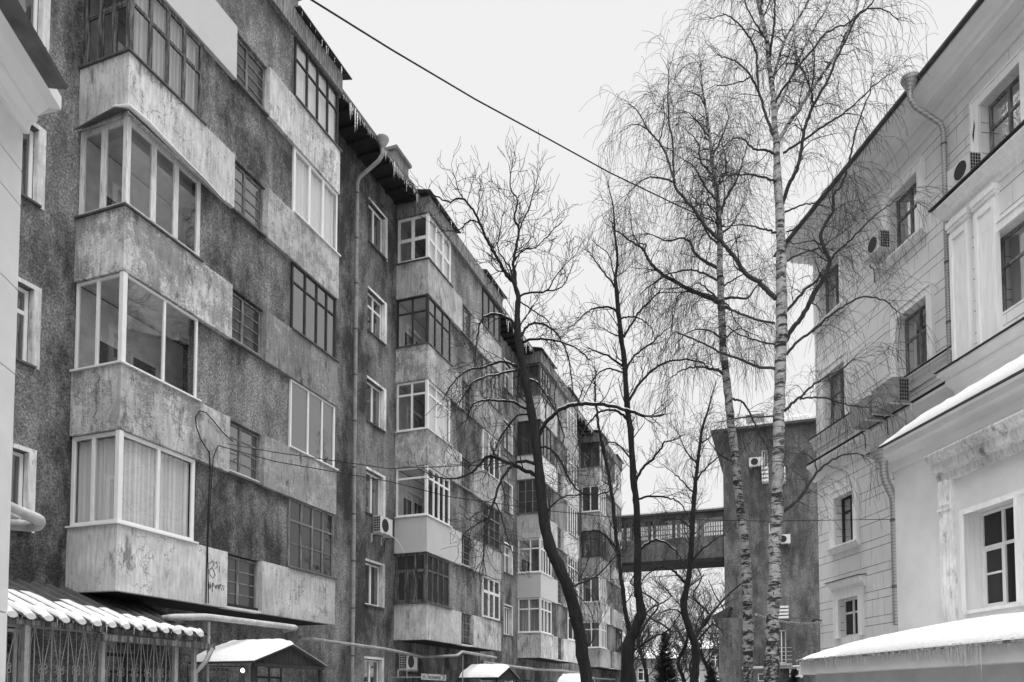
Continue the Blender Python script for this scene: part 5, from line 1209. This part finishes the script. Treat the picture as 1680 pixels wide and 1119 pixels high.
# the taller birch, right
NR = dict(dy=-.25)
tree('tall birch with white banded trunk and spreading crown, right of the two birches', None, 18.5,
     [(1265, 1119), (1267, 1050), (1269, 1000), (1272, 900), (1274, 840), (1277, 760), (1278, 700), (1279, 650), (1281, 590), (1282, 540), (1282, 467), (1281, 395), (1277, 322), (1274, 250), (1270, 193), (1267, 145), (1261, 97), (1258, 65), (1249, 24), (1244, 0), (1238, -60), (1232, -140), (1236, -230), (1230, -320)],
     [24, 22, 21, 19.5, 19, 18, 18, 18, 18.5, 19, 17, 15, 14, 11, 9, 8, 8, 7, 7, 6, 6, 5, 4, 2],
     [([(1273, 490), (1258, 475), (1245, 463), (1223, 448), (1204, 421), (1189, 402), (1172, 385), (1153, 366), (1139, 344), (1124, 327), (1107, 302), (1105, 264), (1103, 230), (1098, 200), (1096, 160), (1097, 118)], 10, 2, o_(dy=.1)),
      ([(1107, 300), (1096, 262), (1081, 232), (1064, 214), (1049, 186), (1040, 176)], 5, 1.6), ([(1105, 298), (1081, 291), (1064, 291), (1044, 303), (1030, 318)], 4, 1.4),
      ([(1081, 232), (1090, 200), (1088, 160)], 3, 1.2), ([(1064, 214), (1050, 205), (1035, 205)], 3, 1.2), ([(1153, 366), (1150, 340), (1135, 318), (1140, 290)], 3, 1.4),
      ([(1288, 560), (1300, 540), (1316, 519), (1335, 485), (1352, 455), (1361, 428), (1352, 408), (1347, 385), (1357, 361), (1367, 346), (1368, 320), (1381, 303), (1391, 272), (1396, 250), (1404, 215), (1417, 178), (1428, 150)], 10, 1.8, NR),
      ([(1289, 512), (1309, 489), (1321, 474), (1340, 460)], 6, 4, NR), ([(1359, 430), (1372, 414), (1391, 398), (1413, 375), (1439, 351), (1462, 335)], 5, 1.6, NR), ([(1350, 404), (1335, 396), (1318, 398), (1300, 400)], 3, 1.4),
      ([(1284, 335), (1294, 303), (1309, 272), (1318, 222), (1328, 186), (1338, 166), (1357, 133), (1372, 97), (1391, 58), (1403, 31), (1425, 12), (1445, -15)], 8, 2, NR),
      ([(1334, 168), (1329, 145), (1318, 116), (1304, 104), (1292, 106)], 4, 1.4), ([(1333, 150), (1336, 110), (1335, 80), (1325, 60)], 3, 1.2),
      ([(1277, 232), (1294, 203), (1314, 174), (1331, 147), (1350, 121), (1376, 80), (1388, 55), (1405, 14), (1412, -20), (1420, -70)], 8, 3, o_(dy=-.1, bark=1)),
      ([(1271, 170), (1285, 145), (1309, 111), (1333, 82), (1357, 53), (1391, 39), (1417, 17), (1450, 16), (1470, 30)], 5, 1.5, NR),
      ([(1270, 190), (1287, 155), (1296, 130), (1314, 90), (1340, 40), (1360, 5), (1375, -40)], 6, 2.5, o_(bark=1, dy=.2)), ([(1266, 135), (1276, 105), (1290, 60), (1310, 30), (1328, -5), (1340, -60)], 6, 2.5, o_(bark=1, dy=.1)),
      ([(1270, 225), (1258, 193), (1244, 150), (1232, 125), (1215, 106), (1203, 99), (1182, 92)], 6, 1.6, o_(dy=.2)), ([(1244, 148), (1243, 116), (1239, 80), (1224, 53), (1208, 36), (1191, 24), (1170, 30)], 5, 1.4), ([(1232, 125), (1215, 135), (1190, 140), (1172, 140)], 3, 1.2),
      ([(1262, 100), (1266, 70), (1270, 30), (1272, -10), (1280, -60)], 5, 2), ([(1256, 60), (1240, 40), (1225, 10), (1215, -30)], 4, 1.5), ([(1246, 10), (1230, -20), (1205, -50)], 4, 1.5), ([(1240, -50), (1265, -90), (1300, -130)], 4, 1.5), ([(1235, -100), (1200, -130), (1170, -140)], 4, 1.5),
      ([(1273, 253), (1255, 246), (1236, 244), (1220, 229), (1203, 228), (1188, 240)], 5, 1.5), ([(1285, 251), (1314, 232), (1352, 207), (1381, 188), (1410, 164), (1429, 145), (1454, 125)], 5, 1.5, NR), ([(1381, 188), (1395, 186), (1410, 190)], 2.5, 1.2),
      ([(1273, 300), (1261, 293), (1232, 287), (1205, 286), (1178, 290)], 5, 1.5), ([(1275, 383), (1262, 378), (1249, 375), (1230, 370), (1212, 369), (1190, 372)], 5, 1.5), ([(1287, 349), (1309, 339), (1333, 334), (1358, 340)], 4, 1.4, NR),
      ([(1289, 430), (1305, 420), (1321, 414), (1345, 407)], 4, 2), ([(1290, 380), (1310, 370), (1340, 330), (1365, 300)], 3, 1.3, NR),
      ([(1290, 582), (1309, 560), (1335, 541), (1360, 519), (1388, 500), (1415, 487), (1450, 492), (1470, 510)], 6, 1.6, NR), ([(1287, 675), (1300, 662), (1313, 650), (1336, 631), (1357, 617), (1377, 608), (1400, 590)], 6, 1.8, NR), ([(1312, 655), (1325, 653), (1354, 653), (1375, 660), (1405, 667), (1418, 668)], 4, 1.8, NR), ([(1357, 617), (1365, 635), (1368, 655)], 3, 1.2),
      ([(1271, 605), (1241, 601), (1215, 590), (1185, 579), (1155, 564), (1129, 553), (1106, 545), (1095, 560)], 6, 1.6, o_(dy=.1)), ([(1271, 530), (1238, 523), (1200, 509), (1180, 500)], 5, 2), ([(1272, 566), (1240, 558), (1215, 550), (1192, 535)], 4, 1.5),
      ([(1277, 845), (1303, 825), (1321, 804), (1341, 774), (1362, 757), (1385, 746), (1410, 745)], 7, 2, dict(dy=-.2, l=.9)), ([(1341, 774), (1335, 755), (1322, 745)], 3, 1.4), ([(1270, 683), (1240, 684), (1211, 686), (1190, 690)], 4, 1.5)],
     BIRCH, 'birch', 'btwig', 74, 3.2, 1.1, name='birch_tree', extra=(.62, 2.6, 1.1), cull=True, main_sides=16, ls=.85)
tree('birch with curved white trunk and dense drooping twigs, left of the two birches', None, 22.5,
     [(1228, 1119), (1227, 1000), (1222, 900), (1213, 820), (1205, 740), (1198, 680), (1194, 640), (1188, 590), (1185, 540), (1183, 500), (1181, 443), (1181, 385), (1178, 334), (1171, 284), (1164, 222), (1157, 170), (1153, 150), (1149, 112)],
     [17, 16, 15, 14, 13, 13, 13, 12, 12, 12, 10.5, 9.5, 8, 7, 5, 3.5, 3, 2],
     [([(1178, 495), (1163, 488), (1148, 483), (1121, 470), (1088, 451), (1069, 433), (1060, 418), (1054, 408), (1035, 396), (1020, 384), (1008, 377)], 8, 2), ([(1054, 412), (1060, 402), (1048, 398), (1038, 380), (1034, 350), (1032, 325)], 3, 1.2),
      ([(1178, 440), (1158, 429), (1139, 414), (1134, 400), (1119, 390), (1095, 395), (1070, 385)], 6, 1.8), ([(1177, 460), (1153, 448), (1129, 443), (1095, 450), (1075, 462)], 4, 1.4), ([(1179, 492), (1165, 478), (1150, 466), (1140, 465), (1125, 478)], 3, 1.3), ([(1175, 487), (1140, 480), (1115, 482), (1108, 500)], 4, 1.5),
      ([(1183, 351), (1192, 322), (1206, 301), (1216, 274), (1221, 255), (1230, 225)], 5, 1.4), ([(1187, 491), (1201, 488), (1226, 489), (1238, 474), (1246, 462)], 5, 1.8), ([(1187, 470), (1209, 455), (1238, 443)], 3, 1.2),
      ([(1188, 502), (1205, 510), (1223, 517), (1245, 526)], 4, 1.8), ([(1190, 615), (1175, 607), (1163, 605), (1145, 602), (1125, 605), (1100, 620)], 5, 1.6), ([(1202, 654), (1215, 658), (1226, 669), (1238, 695), (1248, 715), (1256, 729)], 4, 1.8),
      ([(1177, 330), (1160, 312), (1148, 290), (1135, 270), (1122, 262)], 4, 1.4), ([(1172, 290), (1150, 265), (1145, 235), (1128, 215)], 4, 1.3), ([(1168, 255), (1185, 225), (1195, 190)], 4, 1.3), ([(1179, 400), (1162, 385), (1150, 355), (1158, 330)], 4, 1.4), ([(1180, 385), (1200, 370), (1215, 345)], 4, 1.4), ([(1164, 225), (1145, 200), (1130, 185)], 3, 1.2), ([(1175, 310), (1190, 285), (1190, 255)], 3, 1.3), ([(1157, 175), (1145, 155), (1130, 150)], 3, 1.1),
      ([(1175, 495), (1195, 500), (1205, 525), (1225, 545)], 3, 1.2), ([(1190, 560), (1170, 545), (1145, 540), (1120, 550)], 4, 1.4), ([(1208, 760), (1180, 745), (1160, 720)], 3, 1.2), ([(1184, 560), (1210, 540), (1235, 548)], 3, 1.2)],
     dict(BIRCH, dens=[4.7, 8.0], len=[1.0, .95]), 'birch', 'btwig', 85, 3.8, 1.2, name='birch_tree', extra=(.6, 5.0, 1.3), cull=True, main_sides=14)

# distant bare trees behind the footbridge
def far_tree(px, top, Y, seed, label, nb=14, grp='bare trees beyond the footbridge'):
    rng = random.Random(seed); b = np.array(at(px, 1143, Y)); b[2] = 0; H = at(px, top, Y).z; e = empty('distant_tree', label, 'tree', grp, None, tuple(b)); tw = Twigs(6); o = Vector(b)
    P = [b + np.array([rng.gauss(0, .15) * k, rng.gauss(0, .15) * k, H * .92 * k / 8]) for k in range(9)]; q = MB(); q.tube([Vector(p) - o for p in catmull(P, 3)], list(np.linspace(.22, .04, 25)), 8); q.build('trunk', M['lind'], e, smooth=True)
    for k in range(nb * 2):
        u = rng.uniform(.22, .98); i = min(int(u * 8), 7); p = P[i] + (P[i + 1] - P[i]) * (u * 8 - i); a = rng.random() * 6.283
        grow(tw, p, np.array([math.cos(a), math.sin(a), rng.uniform(.5, 1.4)]), H * .34 * (1.15 - u) + .8, .06 * (1.2 - u), 0, dict(LIND, rmin=.011, dens=[2.2, 3.2], len=[1.7, .85], grav=[.03, .02, .0], kink=[.16, .2, .2]), rng, False)
    mesh_np('twigs', [(tw, 3)], M['twig'], e, b, kind='stuff')
for i, (px, top, Y, lb) in enumerate([(1058, 905, 70, 'leftmost bare tree in the gap under the footbridge'), (1092, 935, 78, 'bare tree rising just behind the fir'), (1122, 925, 66, 'bare tree between the fir and the slim linden, far back'), (1160, 895, 72, 'bare tree under the right end of the footbridge'), (1185, 930, 86, 'farthest bare tree beside the end building'), (1040, 950, 90, 'small far bare tree beside the middle dark trunk'), (1140, 960, 95, 'small far bare tree straight behind the slim linden')]):
    far_tree(px, top, Y, 300 + i, lb)
# firs
def fir(px, top, Y, w_, label, seed):
    rng = random.Random(seed); b = at(px, 1143, Y); b.z = 0; H = at(px, top, Y).z; e = empty('fir_tree', label, 'tree', None, None, tuple(b)); q = MB(); q.tube([(0, 0, 0), (0, 0, H)], [.09, .01], 8); q.build('trunk', M['lind'], e)
    tw = Twigs(3); z = .25
    while z < H - .05:
        k = 1 - z / H; R0 = w_ * (k ** .8) + .05
        for j in range(int(9 + 15 * k)):
            a = rng.random() * 6.283; L = R0 * rng.uniform(.65, 1.15); d = np.array([math.cos(a), math.sin(a), rng.uniform(.15, .55)]); d = unit(d); base = np.array([0, 0, z + rng.uniform(-.06, .06)]); tip = base + d * L
            tw.add([base, base + d * L * .55 + np.array([0, 0, -.03]), tip], .012, .004); n = int(L / .055) + 3
            for i in range(n):
                u = .15 + .85 * i / n; p = base + d * L * u; s = unit(np.cross(d, rv(rng))); nd = unit(s * .8 + d * .9 + np.array([0, 0, .25])); l = .16 * (1.2 - .6 * u) * rng.uniform(.7, 1.3)
                tw.add([p, p + nd * l * .5, p + nd * l], .014, .005)
        z += .11
    mesh_np('needles', [(tw, 3)], M['fir'], e, (0, 0, 0), kind='stuff'); print('fir', len(tw.P))
fir(1092, 1036, 34.0, 1.05, 'dark young fir standing between the linden trunks', 5)
fir(1167, 1086, 38.0, .8, 'smaller dark fir top at the foot of the end building, right of the slim linden', 6)
fir(1303, 1096, 26.0, .5, 'small dark shrub-like fir by the tip of the snowy porch', 8)
